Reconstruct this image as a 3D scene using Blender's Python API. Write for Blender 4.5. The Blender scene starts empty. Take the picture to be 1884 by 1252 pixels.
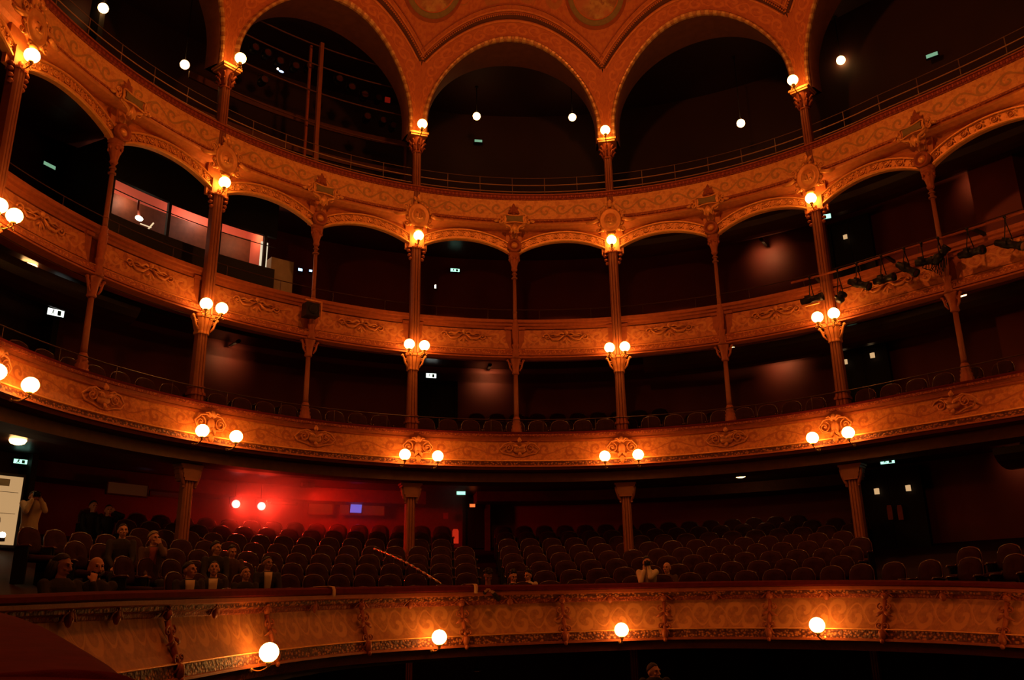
import bpy, math, random
from mathutils import Vector, Matrix, noise
from math import sin, cos, pi, sqrt, radians, atan2, floor as fl
random.seed(7)
C = bpy.context.scene.collection
sc = bpy.context.scene
# ------------------------------------------------------------------ camera
EZ = 3.0                       # eye height above the ground floor of the hall
DT = radians(15.8536)          # angle between two neighbouring column lines
CAM = Vector((-2.15296, -12.35134, EZ))
YAW, PITCH, ROLL, FPX = radians(5.284827), 0.305342, -0.0156759, 1601.325
fwd = Vector((sin(YAW)*cos(PITCH), cos(YAW)*cos(PITCH), sin(PITCH)))
rgt = Vector((cos(YAW), -sin(YAW), 0)); upv = rgt.cross(fwd)
r2 = rgt*cos(ROLL)+upv*sin(ROLL); u2 = -rgt*sin(ROLL)+upv*cos(ROLL)
cd = bpy.data.cameras.new('camera'); cam = bpy.data.objects.new('camera', cd); C.objects.link(cam)
cd.sensor_width = 36; cd.lens = 36*FPX/1884; cd.clip_start = .05; cd.clip_end = 200
m = Matrix((r2, u2, -fwd)).transposed().to_4x4(); m.translation = CAM; cam.matrix_world = m
sc.camera = cam
# ------------------------------------------------------------------ world, exposure, added fill lights
w = bpy.data.worlds.new('world'); sc.world = w; w.use_nodes = True
bg = w.node_tree.nodes['Background']; bg.inputs[0].default_value = (.9, .25, .08, 1); bg.inputs[1].default_value = .0006
vs = sc.view_settings; vs.view_transform = 'Standard'; vs.look = 'None'; vs.gamma = 1; vs.exposure = 0; vs.use_curve_mapping = False
cy = sc.cycles; cy.use_denoising = True; cy.use_light_tree = True
cy.max_bounces = 5; cy.diffuse_bounces = 3; cy.glossy_bounces = 2; cy.transmission_bounces = 2; cy.volume_bounces = 0
cy.sample_clamp_indirect = 3; cy.caustics_reflective = False; cy.caustics_refractive = False; cy.use_adaptive_sampling = False
GLOBE_L = 30.0
def lamp_data(name, kind, energy, color, **kw):
    l = bpy.data.lights.new(name, kind); l.energy = energy; l.color = color
    for k, v in kw.items(): setattr(l, k, v)
    return l
def light(name, kind, loc, energy, color, aim=None, **kw):
    l = bpy.data.objects.new(name, lamp_data(name, kind, energy, color, **kw)); C.objects.link(l); l.location = loc
    if aim is not None: l.rotation_euler = (Vector(aim)-Vector(loc)).to_track_quat('-Z', 'Y').to_euler()
    return l
light('overhead_fill_light', 'POINT', (0, -1.0, EZ+13.5), 1150, (1, .27, .055), shadow_soft_size=.3)  # added overhead fill, its source unseen above the frame
light('front_fill_light', 'POINT', (-5.0, -15.0, EZ+6.5), 560, (1, .24, .05), shadow_soft_size=.4)  # added front fill from behind the camera, source unseen
# ------------------------------------------------------------------ hall geometry helpers
def dk(k): return 0.8*((k-8.6)/1.3)**1.5 if k > 8.6 else 0.0
def cyl(k, R, z):
    R = R+dk(k); t = (k-5)*DT
    return Vector((R*sin(t), R*cos(t), z+EZ))
def rotk(k): return -(k-5)*DT
def ray(u, v):
    return fwd+r2*((u-942)/FPX)-u2*((v-626)/FPX)
def at(u, v, R):               # the point of the round wall of radius R that lies behind one spot of the photo
    d = ray(u, v); k = 5
    for _ in range(6):
        RR = R+dk(k); a = d.x*d.x+d.y*d.y; b = CAM.x*d.x+CAM.y*d.y; q = CAM.x**2+CAM.y**2-RR*RR
        t = (-b+sqrt(max(0, b*b-a*q)))/a; P = CAM+d*t; k = atan2(P.x, P.y)/DT+5
    return P, k, P.z-EZ
def at_d(u, v, t):
    d = ray(u, v); d = d/sqrt(d.x*d.x+d.y*d.y); return CAM+d*t
def tag(o, label=None, cat=None, group=None, kind=None):
    if label: o['label'] = label
    if cat: o['category'] = cat
    if group: o['group'] = group
    if kind: o['kind'] = kind
    return o
def thing(name, label, cat, loc=(0, 0, 0), rz=0, group=None):
    o = bpy.data.objects.new(name, None); C.objects.link(o); o.location = loc; o.rotation_euler = (0, 0, rz)
    o.empty_display_size = .1
    return tag(o, label, cat, group)
KIDS = {}
def adopt(o, parent):
    o.parent = parent; KIDS.setdefault(parent.name, []).append(o)
def dup(root, loc, rz, label, group=None):
    def cp(o, par):
        c = o.copy(); C.objects.link(c)
        if par: c.parent = par; KIDS.setdefault(par.name, []).append(c)
        for ch in KIDS.get(o.name, []): cp(ch, c)
        return c
    r = cp(root, None); r.location = loc; r.rotation_euler = (0, 0, rz); r['label'] = label
    if group: r['group'] = group
    return r
ORD = 'first second third fourth fifth sixth seventh eighth ninth tenth eleventh twelfth'.split()+['thirteenth', 'fourteenth', 'fifteenth', 'sixteenth', 'seventeenth', 'eighteenth', 'nineteenth', 'twentieth']
def ordn(i):
    if i < 20: return ORD[i]
    t = ['', '', 'twenty', 'thirty', 'forty', 'fifty', 'sixty'][(i+1)//10]
    return (t[:-1]+'ieth') if (i+1) % 10 == 0 else t+'-'+ORD[(i+1) % 10-1]

class MB:
    def __init__(s): s.v = []; s.f = []; s.sm = []; s.uv = {}
    def add(s, vs, fs, smooth=False, xf=None):
        b = len(s.v)
        for p in vs: s.v.append(Vector(p) if xf is None else Vector(xf(p)))
        for f in fs: s.f.append([i+b for i in f]); s.sm.append(smooth)
        return b
    def box(s, x0, x1, y0, y1, z0, z1, xf=None):
        vs = [(x, y, z) for z in (z0, z1) for y in (y0, y1) for x in (x0, x1)]
        s.add(vs, [(0, 2, 3, 1), (4, 5, 7, 6), (0, 1, 5, 4), (2, 6, 7, 3), (0, 4, 6, 2), (1, 3, 7, 5)], False, xf)
        return s
    def grid(s, P, closed_u=False, closed_v=False, smooth=True, cap=False):
        n, mm = len(P), len(P[0]); vs = [p for row in P for p in row]; fs = []
        for i in range(n if closed_u else n-1):
            for j in range(mm if closed_v else mm-1):
                a = i*mm+j; b = i*mm+(j+1) % mm; c2 = ((i+1) % n)*mm+(j+1) % mm; d = ((i+1) % n)*mm+j
                fs.append((a, b, c2, d))
        bb = s.add(vs, fs, smooth)
        if cap:
            s.f.append([bb+j for j in range(mm)][::-1]); s.sm.append(False)
            s.f.append([bb+(n-1)*mm+j for j in range(mm)]); s.sm.append(False)
        return s
    def tube(s, pts, r, n=6, cap=True, flat=1.0):
        pts = [Vector(p) for p in pts]; P = []
        rr = r if isinstance(r, (list, tuple)) else [r]*len(pts)
        up = None
        for i, p in enumerate(pts):
            d = (pts[min(i+1, len(pts)-1)]-pts[max(i-1, 0)])
            d = d.normalized() if d.length > 1e-9 else Vector((0, 0, 1))
            if up is None:
                up = Vector((0, 0, 1)) if abs(d.z) < .9 else Vector((0, 1, 0))
            a = d.cross(up)
            a = a.normalized() if a.length > 1e-6 else Vector((1, 0, 0)); b = a.cross(d).normalized(); up = b
            P.append([p+a*(cos(2*pi*j/n)*rr[i])+b*(sin(2*pi*j/n)*rr[i]*flat) for j in range(n)])
        return s.grid(P, False, True, True, cap)
    def lathe(s, prof, cx=0, cy=0, n=14, sq=1.0, cap=True):
        P = [[Vector((cx+r*cos(2*pi*j/n), cy+sq*r*sin(2*pi*j/n), z)) for j in range(n)] for r, z in prof]
        return s.grid(P, False, True, True, cap)
    def lathe_y(s, prof, cx=0, cz=0, n=20, sx=1.0, sz=1.0):      # profile (r, y) turned about the Y axis: discs facing the hall
        P = [[Vector((cx+sx*r*cos(2*pi*j/n), y, cz+sz*r*sin(2*pi*j/n))) for j in range(n)] for r, y in prof]
        return s.grid(P, False, True, True, True)
    def ball(s, c, r, nu=10, nv=7, R=None):
        r = r if isinstance(r, (list, tuple)) else (r, r, r); c = Vector(c); P = []
        for i in range(nv+1):
            t = -pi/2+pi*i/nv
            row = []
            for j in range(nu):
                q = Vector((r[0]*cos(t)*cos(2*pi*j/nu), r[1]*cos(t)*sin(2*pi*j/nu), r[2]*sin(t)))
                row.append(c+(R @ q if R else q))
            P.append(row)
        return s.grid(P, False, True, True, False)
    def plate(s, poly, y0, y1, xf=None):
        n = len(poly); vs = [(x, y0, z) for x, z in poly]+[(x, y1, z) for x, z in poly]
        fs = [list(range(n)), list(range(n, 2*n))[::-1]]+[(i, i+n, (i+1) % n+n, (i+1) % n) for i in range(n)]
        s.add(vs, fs, False, xf); return s
    def build(s, name, mat, parent=None, kind=None, loc=None, rz=0, xf=None):
        me = bpy.data.meshes.new(name)
        vs = s.v if xf is None else [xf(p) for p in s.v]
        me.from_pydata([tuple(p) for p in vs], [], s.f); me.polygons.foreach_set('use_smooth', s.sm)
        if s.uv:
            ul = me.uv_layers.new(name='uv')
            for li, l in enumerate(me.loops): ul.data[li].uv = s.uv.get(l.vertex_index, (0, 0))
        me.validate(); me.update()
        import bmesh
        b = bmesh.new(); b.from_mesh(me); bmesh.ops.recalc_face_normals(b, faces=b.faces); b.to_mesh(me); b.free()
        me.materials.append(mat)
        o = bpy.data.objects.new(name, me); C.objects.link(o)
        if parent: adopt(o, parent)
        if loc is not None: o.location = loc
        if rz: o.rotation_euler = (0, 0, rz)
        if kind: o['kind'] = kind
        return o
def sweep(prof, k0, k1, step=.05, zf=None):                # profile (R, z) swept round the hall, with metre uvs
    b = MB(); n = max(2, int(round((k1-k0)/step))); ks = [k0+(k1-k0)*i/n for i in range(n+1)]
    P = [[cyl(k, R, z) for R, z in prof] for k in ks]
    b.grid(P, False, False, False, False)
    L = [0]
    for i in range(1, len(prof)): L.append(L[-1]+sqrt((prof[i][0]-prof[i-1][0])**2+(prof[i][1]-prof[i-1][1])**2))
    for i, k in enumerate(ks):
        for j in range(len(prof)): b.uv[i*len(prof)+j] = ((k-5)*DT*10, prof[j][1])
    return b
def ring(prof, k0, k1, step=.05):                          # closed section
    b = MB(); n = max(1, int(round((k1-k0)/step))); ks = [k0+(k1-k0)*i/n for i in range(n+1)]
    b.grid([[cyl(k, R, z) for R, z in prof] for k in ks], False, True, False, True)
    for i, k in enumerate(ks):
        for j in range(len(prof)): b.uv[i*len(prof)+j] = ((k-5)*DT*10, prof[j][1])
    return b
# ------------------------------------------------------------------ materials
class NT:
    def __init__(s, name):
        s.m = bpy.data.materials.new(name); s.m.use_nodes = True; s.t = s.m.node_tree; s.p = s.t.nodes['Principled BSDF']
        s.p.inputs['Specular IOR Level'].default_value = .3
    def n(s, typ, **kw):
        x = s.t.nodes.new(typ)
        for k, v in kw.items(): setattr(x, k, v)
        return x
    def l(s, a, b): s.t.links.new(a, b)
    def val(s, sock, v):
        if isinstance(v, (int, float)): sock.default_value = v
        elif isinstance(v, (tuple, list)): sock.default_value = v if len(v) == 4 or len(sock.default_value) == 3 else (*v, 1)
        else: s.l(v, sock)
    def mth(s, op, a, b=None, c=None, clamp=False):
        x = s.n('ShaderNodeMath', operation=op, use_clamp=clamp); s.val(x.inputs[0], a)
        if b is not None: s.val(x.inputs[1], b)
        if c is not None: s.val(x.inputs[2], c)
        return x.outputs[0]
    def mix(s, f, a, b):
        x = s.n('ShaderNodeMix', data_type='RGBA'); s.val(x.inputs[0], f)
        for i, v in ((6, a), (7, b)):
            if isinstance(v, (tuple, list)): x.inputs[i].default_value = (*v[:3], 1)
            else: s.l(v, x.inputs[i])
        return x.outputs[2]
    def noise(s, scale, detail=3, vec=None, rough=.5):
        x = s.n('ShaderNodeTexNoise'); x.inputs['Scale'].default_value = scale; x.inputs['Detail'].default_value = detail
        x.inputs['Roughness'].default_value = rough
        if vec is None: vec = s.n('ShaderNodeTexCoord').outputs['Object']
        s.l(vec, x.inputs['Vector']); return x.outputs[0]
    def voro(s, scale, vec=None, feature='F1'):
        x = s.n('ShaderNodeTexVoronoi', feature=feature); x.inputs['Scale'].default_value = scale
        if vec is None: vec = s.n('ShaderNodeTexCoord').outputs['Object']
        s.l(vec, x.inputs['Vector']); return x.outputs[0]
    def step(s, x, lo, hi):
        r = s.n('ShaderNodeMapRange', interpolation_type='SMOOTHSTEP'); s.val(r.inputs[0], x)
        r.inputs[1].default_value = lo; r.inputs[2].default_value = hi; return r.outputs[0]
    def bump(s, h, strength, dist=.01):
        b = s.n('ShaderNodeBump'); b.inputs['Strength'].default_value = strength; b.inputs['Distance'].default_value = dist
        s.l(h, b.inputs['Height']); s.l(b.outputs[0], s.p.inputs['Normal'])
    def uv(s):
        x = s.n('ShaderNodeUVMap'); q = s.n('ShaderNodeSeparateXYZ'); s.l(x.outputs[0], q.inputs[0]); return q.outputs[0], q.outputs[1], x.outputs[0]
    def done(s, col, rough=.6, metal=0.0):
        s.val(s.p.inputs['Base Color'], (*col, 1) if isinstance(col, tuple) and len(col) == 3 else col)
        s.val(s.p.inputs['Roughness'], rough); s.val(s.p.inputs['Metallic'], metal); return s.m
def plain(name, col, rough=.6, metal=0, var=.25, scale=6, bump=0, bscale=40, spec=.3):
    t = NT(name); n = t.noise(scale, 4)
    c = t.mix(n, tuple(x*(1-var) for x in col), tuple(min(1, x*(1+var)) for x in col))
    t.p.inputs['Specular IOR Level'].default_value = spec
    if bump: t.bump(t.noise(bscale, 3), bump, .01)
    return t.done(c, rough, metal)
def glow(name, col, strength):
    t = NT(name); t.p.inputs['Emission Color'].default_value = (*col, 1); t.p.inputs['Emission Strength'].default_value = strength
    n = t.noise(3); c = t.mix(n, (.02, .02, .02), (.03, .03, .03)); return t.done(c, .4)
def scrollwork(name, base, lead, dark, period, vc, amp, rad, freq=30, width=.3, grain=.3, wt=.62):
    # painted arabesque: a waving stem with a spiral tendril in each bend, over a stippled ground
    t = NT(name); u, v, uvv = t.uv()
    nz = t.noise(5, 3, uvv); du = t.mth('MULTIPLY_ADD', nz, .06, -.03)
    u = t.mth('ADD', u, du); v2 = t.mth('ADD', v, t.mth('MULTIPLY', du, .7))
    y = t.mth('SUBTRACT', v2, vc)
    ph = t.mth('MULTIPLY', u, 2*pi/period)
    stem = t.mth('ABSOLUTE', t.mth('SUBTRACT', y, t.mth('MULTIPLY', t.mth('COSINE', ph), amp)))
    m1 = t.mth('SUBTRACT', 1, t.step(stem, width*.03, width*.07))
    masks = [m1]
    for off, yy in ((0, -amp*.35), (.5, amp*.35)):
        fx = t.mth('SUBTRACT', t.mth('FRACT', t.mth('ADD', t.mth('DIVIDE', u, period), .5-off)), .5)
        dx = t.mth('MULTIPLY', fx, period); dy = t.mth('SUBTRACT', y, yy)
        r = t.mth('SQRT', t.mth('ADD', t.mth('MULTIPLY', dx, dx), t.mth('MULTIPLY', dy, dy)))
        ang = t.mth('ARCTAN2', dy, dx)
        sp = t.mth('SINE', t.mth('SUBTRACT', t.mth('MULTIPLY', r, freq), t.mth('MULTIPLY', ang, 1 if off else -1)))
        mm = t.mth('MULTIPLY', t.step(sp, .2, .7), t.mth('SUBTRACT', 1, t.step(r, rad*.8, rad)))
        masks.append(mm)
    M1 = t.mth('MAXIMUM', masks[1], masks[2]); M1 = t.mth('MAXIMUM', M1, masks[0])
    leaf = t.step(t.noise(7.5, 4, uvv, .62), .50, .58)
    ground = t.mix(t.noise(14, 4, uvv, .65), tuple(x*(1-grain) for x in base), tuple(x*(1+grain*.6) for x in base))
    c = t.mix(t.mth('MULTIPLY', leaf, .6), ground, dark)
    c = t.mix(t.mth('MULTIPLY', M1, wt), c, lead)
    t.bump(M1, .25, .01)
    return t.done(c, .5, .1)
def carved(name, col, dark, scale, rough=.45, metal=.25, strength=.9, sx=1.0):
    # pierced / carved running ornament
    t = NT(name); u, v, uvv = t.uv(); mp = t.n('ShaderNodeMapping'); mp.inputs['Scale'].default_value = (sx, 1, 1); t.l(uvv, mp.inputs[0])
    a = t.voro(scale, mp.outputs[0]); b = t.noise(scale*1.7, 3, mp.outputs[0])
    h = t.mth('ADD', t.mth('SUBTRACT', 1, a), t.mth('MULTIPLY', b, .6))
    f = t.step(t.mth('ADD', a, t.mth('MULTIPLY', b, .35)), .42, .75)
    t.bump(h, strength, .03)
    return t.done(t.mix(f, col, dark), rough, metal)
def beaded(name, col, dark, per):
    t = NT(name); u, v, uvv = t.uv()
    s_ = t.mth('SINE', t.mth('MULTIPLY', u, 2*pi/per)); f = t.step(s_, -.6, .6); t.bump(f, .6, .02)
    return t.done(t.mix(f, dark, t.mix(t.noise(20), tuple(x*.7 for x in col), col)), .4, .3)
M = {}
GOLD = (.78, .34, .085)
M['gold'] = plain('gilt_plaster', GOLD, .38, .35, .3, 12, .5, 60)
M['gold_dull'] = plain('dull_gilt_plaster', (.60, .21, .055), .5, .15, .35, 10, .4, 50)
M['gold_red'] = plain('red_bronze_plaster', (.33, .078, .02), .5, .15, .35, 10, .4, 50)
M['umber'] = plain('umber_paint', (.10, .030, .012), .6, 0, .4, 8)
M['iron'] = plain('red_brown_painted_iron', (.25, .072, .022), .5, .1, .3, 5, .2, 80)
M['green'] = plain('olive_paint', (.24, .17, .06), .6, 0, .3, 10)
M['velvet'] = plain('dark_red_velvet', (.10, .008, .008), .95, 0, .4, 9, .3, 150, .1)
M['seat'] = plain('seat_velvet', (.034, .008, .009), .9, 0, .35, 14, .3, 150, .15)
M['wood'] = plain('polished_dark_wood', (.085, .024, .013), .24, 0, .4, 20, 0, 40, .6)
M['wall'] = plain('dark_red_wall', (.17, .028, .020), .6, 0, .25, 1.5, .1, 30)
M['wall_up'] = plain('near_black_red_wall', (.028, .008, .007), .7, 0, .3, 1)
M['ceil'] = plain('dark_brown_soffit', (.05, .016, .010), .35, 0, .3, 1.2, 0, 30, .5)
M['raily'] = plain('dull_dark_tube', (.085, .04, .025), .4, .4, .2, 6)
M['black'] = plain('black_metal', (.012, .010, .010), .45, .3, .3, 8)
M['blackp'] = plain('black_paint', (.008, .006, .006), .7, 0, .3, 6)
M['brass'] = plain('brass', (.75, .42, .13), .25, .8, .2, 14)
M['rail'] = plain('steel_tube_rail', (.55, .32, .18), .35, .4, .2, 6)
M['raild'] = plain('dark_steel_tube', (.22, .12, .07), .4, .4, .2, 6)
M['frieze'] = scrollwork('painted_gallery_frieze', (.86, .40, .10), (.34, .19, .055), (.60, .20, .045), .923, 10.9, .12, .19, 38, .5, .35)
M['panel3'] = scrollwork('painted_tier_panel', (.56, .175, .045), (.66, .27, .075), (.27, .06, .018), .58, 7.12, .10, .18, 30, .4, .4, .62)
M['panel2'] = scrollwork('painted_lower_panel', (.66, .22, .048), (.36, .09, .02), (.36, .085, .018), 1.385, 3.94, .09, .18, 34, .3, .6, .8)
M['panel1'] = scrollwork('painted_front_panel', (.50, .19, .055), (.62, .26, .075), (.34, .11, .035), .68, -.08, .17, .24, 22, .35, .6, .75)
M['arch'] = scrollwork('painted_arch_face', (.50, .135, .03), (.64, .20, .05), (.38, .085, .02), .60, .52, .16, .22, 26, .3)
M['spandrel'] = scrollwork('painted_spandrel', (.54, .16, .035), (.36, .16, .04), (.40, .085, .02), 2.1, 17.2, .5, .6, 14, .3)
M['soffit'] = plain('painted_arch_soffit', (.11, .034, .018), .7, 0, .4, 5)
M['carve'] = carved('carved_running_leaf', (.60, .20, .055), (.34, .085, .025), 20, .55, .1, .6)
M['filigree'] = carved('pierced_filigree_band', (.46, .15, .04), (.10, .022, .008), 22, .6, .05, .6, .8)
M['carve_red'] = carved('carved_red_leaf', (.42, .095, .03), (.22, .04, .014), 24, .6, .1, .5)
M['bead'] = beaded('beaded_moulding', (.42, .085, .03), (.24, .04, .014), .11)
M['beadg'] = beaded('gilt_ribbon_moulding', (.72, .40, .14), (.42, .18, .06), .24)
M['globe'] = glow('lit_opal_globe', (1, .40, .085), GLOBE_L)
M['globe2'] = glow('lit_ceiling_dome', (1, .48, .15), 14)
M['exit'] = glow('lit_exit_green', (.45, 1, .72), 1.6)
M['exitw'] = glow('lit_exit_white', (.95, 1, .92), 2.2)
M['exitd'] = glow('dim_exit_green', (.30, .62, .38), .6)
M['blue'] = glow('blue_led', (.35, .6, 1), 4)
M['hot'] = glow('red_lamp_lens', (1, .13, .115), 11)
M['ember'] = glow('small_red_lamp', (1, .14, .03), 1.6)
M['amber'] = glow('lit_amber', (1, .5, .2), 1.2)
M['screen'] = glow('lit_blue_screen', (.16, .17, .85), .9)
M['paper'] = glow('backlit_poster', (1, .58, .25), .50)
M['bulb'] = glow('bare_lamp', (1, .8, .55), 14)
def PROF(*a): return list(a)
K0, K1 = -1.0, 11.0
MAJ = [0, 2, 4, 6, 8, 10]; MIN = [1, 3, 5, 7, 9]
LOC = ['left edge', 'second', 'third', 'fourth', 'fifth', 'right edge']
BAYNAME = {-1: 'left edge', 0: 'leftmost', 1: 'left outer', 2: 'left', 3: 'left of centre', 4: 'left middle', 5: 'centre', 6: 'right middle', 7: 'right of centre', 8: 'right', 9: 'right outer', 10: 'rightmost'}
MN = {0: 'first', 2: 'second', 4: 'third', 6: 'fourth', 8: 'fifth', 10: 'sixth'}
NN = {1: 'first', 3: 'second', 5: 'third', 7: 'fourth', 9: 'fifth'}
# ================================================================== tier one front: a horseshoe nearer the stage
T1P = [(-5.85, -6.4, -.60, -.04, .15), (-5.7, -4.6, -.634, -.022, .206), (-5.55, -3.0, -.65, -.003, .272), (-5.3, -1.0, -.65, .023, .339), (-4.85, 1.2, -.629, .061, .408),
       (-3.75, 3.6, -.592, .121, .484), (-1.9, 5.1, -.561, .163, .538), (.5, 5.75, -.53, .212, .554), (2.9, 5.4, -.493, .216, .56),
       (4.9, 3.8, -.498, .204, .511), (6.05, 1.9, -.517, .146, .423), (6.55, .2, -.55, .071, .322), (6.7, -1.6, -.571, -.034, .183), (6.75, -3.4, -.58, -.1, .05)]
def _cr(a, b, c2, d, t): return .5*((2*b)+(-a+c2)*t+(2*a-5*b+4*c2-d)*t*t+(-a+3*b-3*c2+d)*t**3)
T1 = []; _L = 0.0
for i in range(len(T1P)-1):
    q = [T1P[max(0, i-1)], T1P[i], T1P[i+1], T1P[min(len(T1P)-1, i+2)]]
    for s_ in range(16):
        T1.append([_cr(*(p[j] for p in q), s_/16) for j in range(5)])
T1.append(list(T1P[-1]))
for i, p in enumerate(T1):
    if i: _L += sqrt((p[0]-T1[i-1][0])**2+(p[1]-T1[i-1][1])**2)
    p.append(_L)
T1LEN = _L
def t1(s, inward=0.0, f=0.0):
    """point on the front of tier one at run s; f: 0 bottom edge, 1 panel top, 2 rail top; inward: towards the stage"""
    s = max(0, min(T1LEN-1e-6, s)); i = 0
    lo, hi = 0, len(T1)-1
    while hi-lo > 1:
        mid = (lo+hi)//2
        if T1[mid][5] <= s: lo = mid
        else: hi = mid
    a, b = T1[lo], T1[hi]; t = (s-a[5])/(b[5]-a[5]); p = [a[j]+(b[j]-a[j])*t for j in range(5)]
    dx, dy = b[0]-a[0], b[1]-a[1]; L = sqrt(dx*dx+dy*dy); nx, ny = dy/L, -dx/L       # towards the stage
    z = p[2]+(p[3]-p[2])*f if f <= 1 else p[3]+(p[4]-p[3])*(f-1)
    return Vector((p[0]+nx*inward, p[1]+ny*inward, z+EZ)), Vector((nx, ny, 0))
def t1_s_at_px(u):
    best = None
    for i in range(0, 2000):
        s = T1LEN*i/2000; P, n = t1(s, .1, .5); d = P-CAM; q = d.dot(fwd)
        if q <= 0: continue
        x = 942+FPX*d.dot(r2)/q
        if best is None or abs(x-u) < best[0]: best = (abs(x-u), s)
    return best[1]
def t1_front_R(k):            # radius of the tier-one front in the direction of column line k
    t = (k-5)*DT; best = None
    for p in T1:
        a = atan2(p[0], p[1])
        if best is None or abs(a-t) < best[0]: best = (abs(a-t), sqrt(p[0]**2+p[1]**2))
    return best[1]
def t1sweep(prof, s0=0, s1=None, step=.16, closed=False):
    s1 = T1LEN if s1 is None else s1; n = max(2, int((s1-s0)/step)); b = MB(); P = []
    for i in range(n+1):
        s = s0+(s1-s0)*i/n; row = []
        for inn, f, dz in prof:
            q, nn = t1(s, inn, f); q.z += dz; row.append(q)
        P.append(row)
    b.grid(P, False, closed, False, closed)
    for i in range(n+1):
        for j in range(len(prof)): b.uv[i*len(prof)+j] = (s0+(s1-s0)*i/n, P[i][j].z-EZ)
    return b
SMID = t1_s_at_px(942)
bf1 = thing('balcony_front', 'curved painted balcony front of the lowest tier, topped by a dark red velvet rail', 'balcony', t1(SMID, 0, 0)[0])
def rel(o, root):            # keep a world-built mesh in place under a moved Empty
    o.matrix_parent_inverse = Matrix.Identity(4); mi = (Matrix.Translation(root.location) @ Matrix.Rotation(root.rotation_euler[2], 4, 'Z')).inverted(); o.data.transform(mi); return o
def part(b, name, mat, root, **kw):
    o = b.build(name, mat, root, **kw); return rel(o, root)
# panel bulges towards the stage at its foot
part(t1sweep([(.06, 1, 0), (.10, .85, 0), (.17, .6, 0), (.24, .4, 0), (.30, .27, 0)]), 'painted_panel', M['panel1'], bf1)
part(t1sweep([(.30, .27, 0), (.335, .262, 0), (.34, .24, 0), (.315, .225, 0)]), 'gilt_moulding', M['gold'], bf1)
part(t1sweep([(.315, .225, 0), (.325, .03, 0)]), 'filigree_band', M['filigree'], bf1)
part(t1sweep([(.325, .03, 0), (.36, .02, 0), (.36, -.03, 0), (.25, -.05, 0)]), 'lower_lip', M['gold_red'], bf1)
part(t1sweep([(.25, -.05, 0), (.15, -.07, 0), (.12, -.22, -.04), (-.2, -.22, -.04)]), 'lower_fascia', M['wood'], bf1)
part(t1sweep([(.06, 1, 0), (.075, 1.05, 0), (.075, 1.18, 0), (.10, 1.22, 0)]), 'cove_band', M['carve_red'], bf1)
part(t1sweep([(.10, 1.22, 0), (.15, 1.28, 0), (.15, 1.42, 0), (.17, 1.46, 0)]), 'leaf_band', M['filigree'], bf1)
part(t1sweep([(.17, 1.46, 0), (.20, 1.50, 0), (.20, 1.66, 0), (.16, 1.70, 0)]), 'upper_moulding', M['gold_red'], bf1)
part(t1sweep([(.20, 1.68, 0), (.23, 1.75, 0), (.22, 1.93, 0), (.12, 2.02, 0), (-.10, 2.02, 0), (-.16, 1.9, 0), (-.16, 1.5, 0), (0, 1.6, 0)], closed=True), 'velvet_rail', M['velvet'], bf1)

def mask_head(b, w, h, d=.1):
    """carved mask with side leaves, centred on x=z=0, projecting to -y"""
    b.ball((0, -d*.5, 0), (w*.5, d, h*.5), 12, 8)
    b.ball((0, -d*1.25, -h*.02), (w*.09, d*.45, h*.13), 6, 5)
    for sx in (-1, 1):
        b.ball((sx*w*.19, -d*1.22, h*.1), (w*.09, d*.25, h*.05), 6, 4)
        b.tube([(sx*w*.3, -d*.5, h*.35), (sx*w*.75, -d*.4, h*.25), (sx*w*1.15, -d*.3, -h*.1), (sx*w*1.5, -d*.15, -h*.2)], [w*.16, w*.15, w*.1, w*.03], 6)
        b.ball((sx*w*.42, -d*.6, h*.42), (w*.18, d*.5, h*.14), 6, 5)
    b.ball((0, -d*.7, h*.55), (w*.3, d*.6, h*.2), 8, 6)
    b.ball((0, -d*1.2, -h*.22), (w*.15, d*.22, h*.04), 6, 4)
    return b
def spiral(b, cx, cz, r, turns, a0, sgn, y=-.04, th=.018, n=22, flat=1):
    pts = []
    for i in range(n+1):
        f = i/n; a = a0+sgn*turns*2*pi*f; rr = r*(1-f)**.8
        pts.append((cx+rr*cos(a), y, cz+rr*sin(a)))
    b.tube(pts, [th*(1-.5*i/n) for i in range(n+1)], 5, True, flat)
    b.ball(pts[-1], th*1.4, 6, 4); return b
def leaf(b, p, ang, L, wd, y=-.05):
    d = Vector((cos(ang), 0, sin(ang))); nrm = Vector((-sin(ang), 0, cos(ang))); p = Vector(p); P = []
    for i in range(7):
        f = i/6; ww = wd*sin(pi*min(1, f*1.02))**.7*(1-.35*f)+.002
        c0 = p+d*(L*f)+Vector((0, y*(.4+sin(pi*f)), 0))
        P.append([c0-nrm*ww+Vector((0, .02, 0)), c0, c0+nrm*ww+Vector((0, .02, 0))])
    b.grid(P, False, False, True); return b
# consoles and masks along the tier-one front
heads = [110, 201, 386, 573, 752, 937, 1123, 1319, 1527, 1745]
cons = [295, 483, 660, 847, 1034, 1224, 1422, 1636, 1865]
def t1_local(s, f0=0):
    P, n = t1(s, 0, 0); rz = atan2(n.x, -n.y)   # local -y = towards the stage
    return P, n, rz
hb = mask_head(MB(), .12, .16, .036)
hmesh = None
for u in heads:
    s = t1_s_at_px(u); P, n, rz = t1_local(s); q = t1(s, .12, 1.12)[0]
    if hmesh is None: o = hb.build('mask_ornament', M['gold_red'], bf1); hmesh = o.data
    else: o = bpy.data.objects.new('mask_ornament', hmesh); C.objects.link(o); adopt(o, bf1)
    o.location = q-bf1.location; o.rotation_euler = (0, 0, rz)
cb = MB(); mask_head(cb, .13, .16, .05)
cb.tube([(0, -.03, -.08), (0, -.07, -.25), (0, -.13, -.45), (0, -.19, -.62), (0, -.22, -.80)], [.04, .032, .04, .034, .025], 8)
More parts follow.
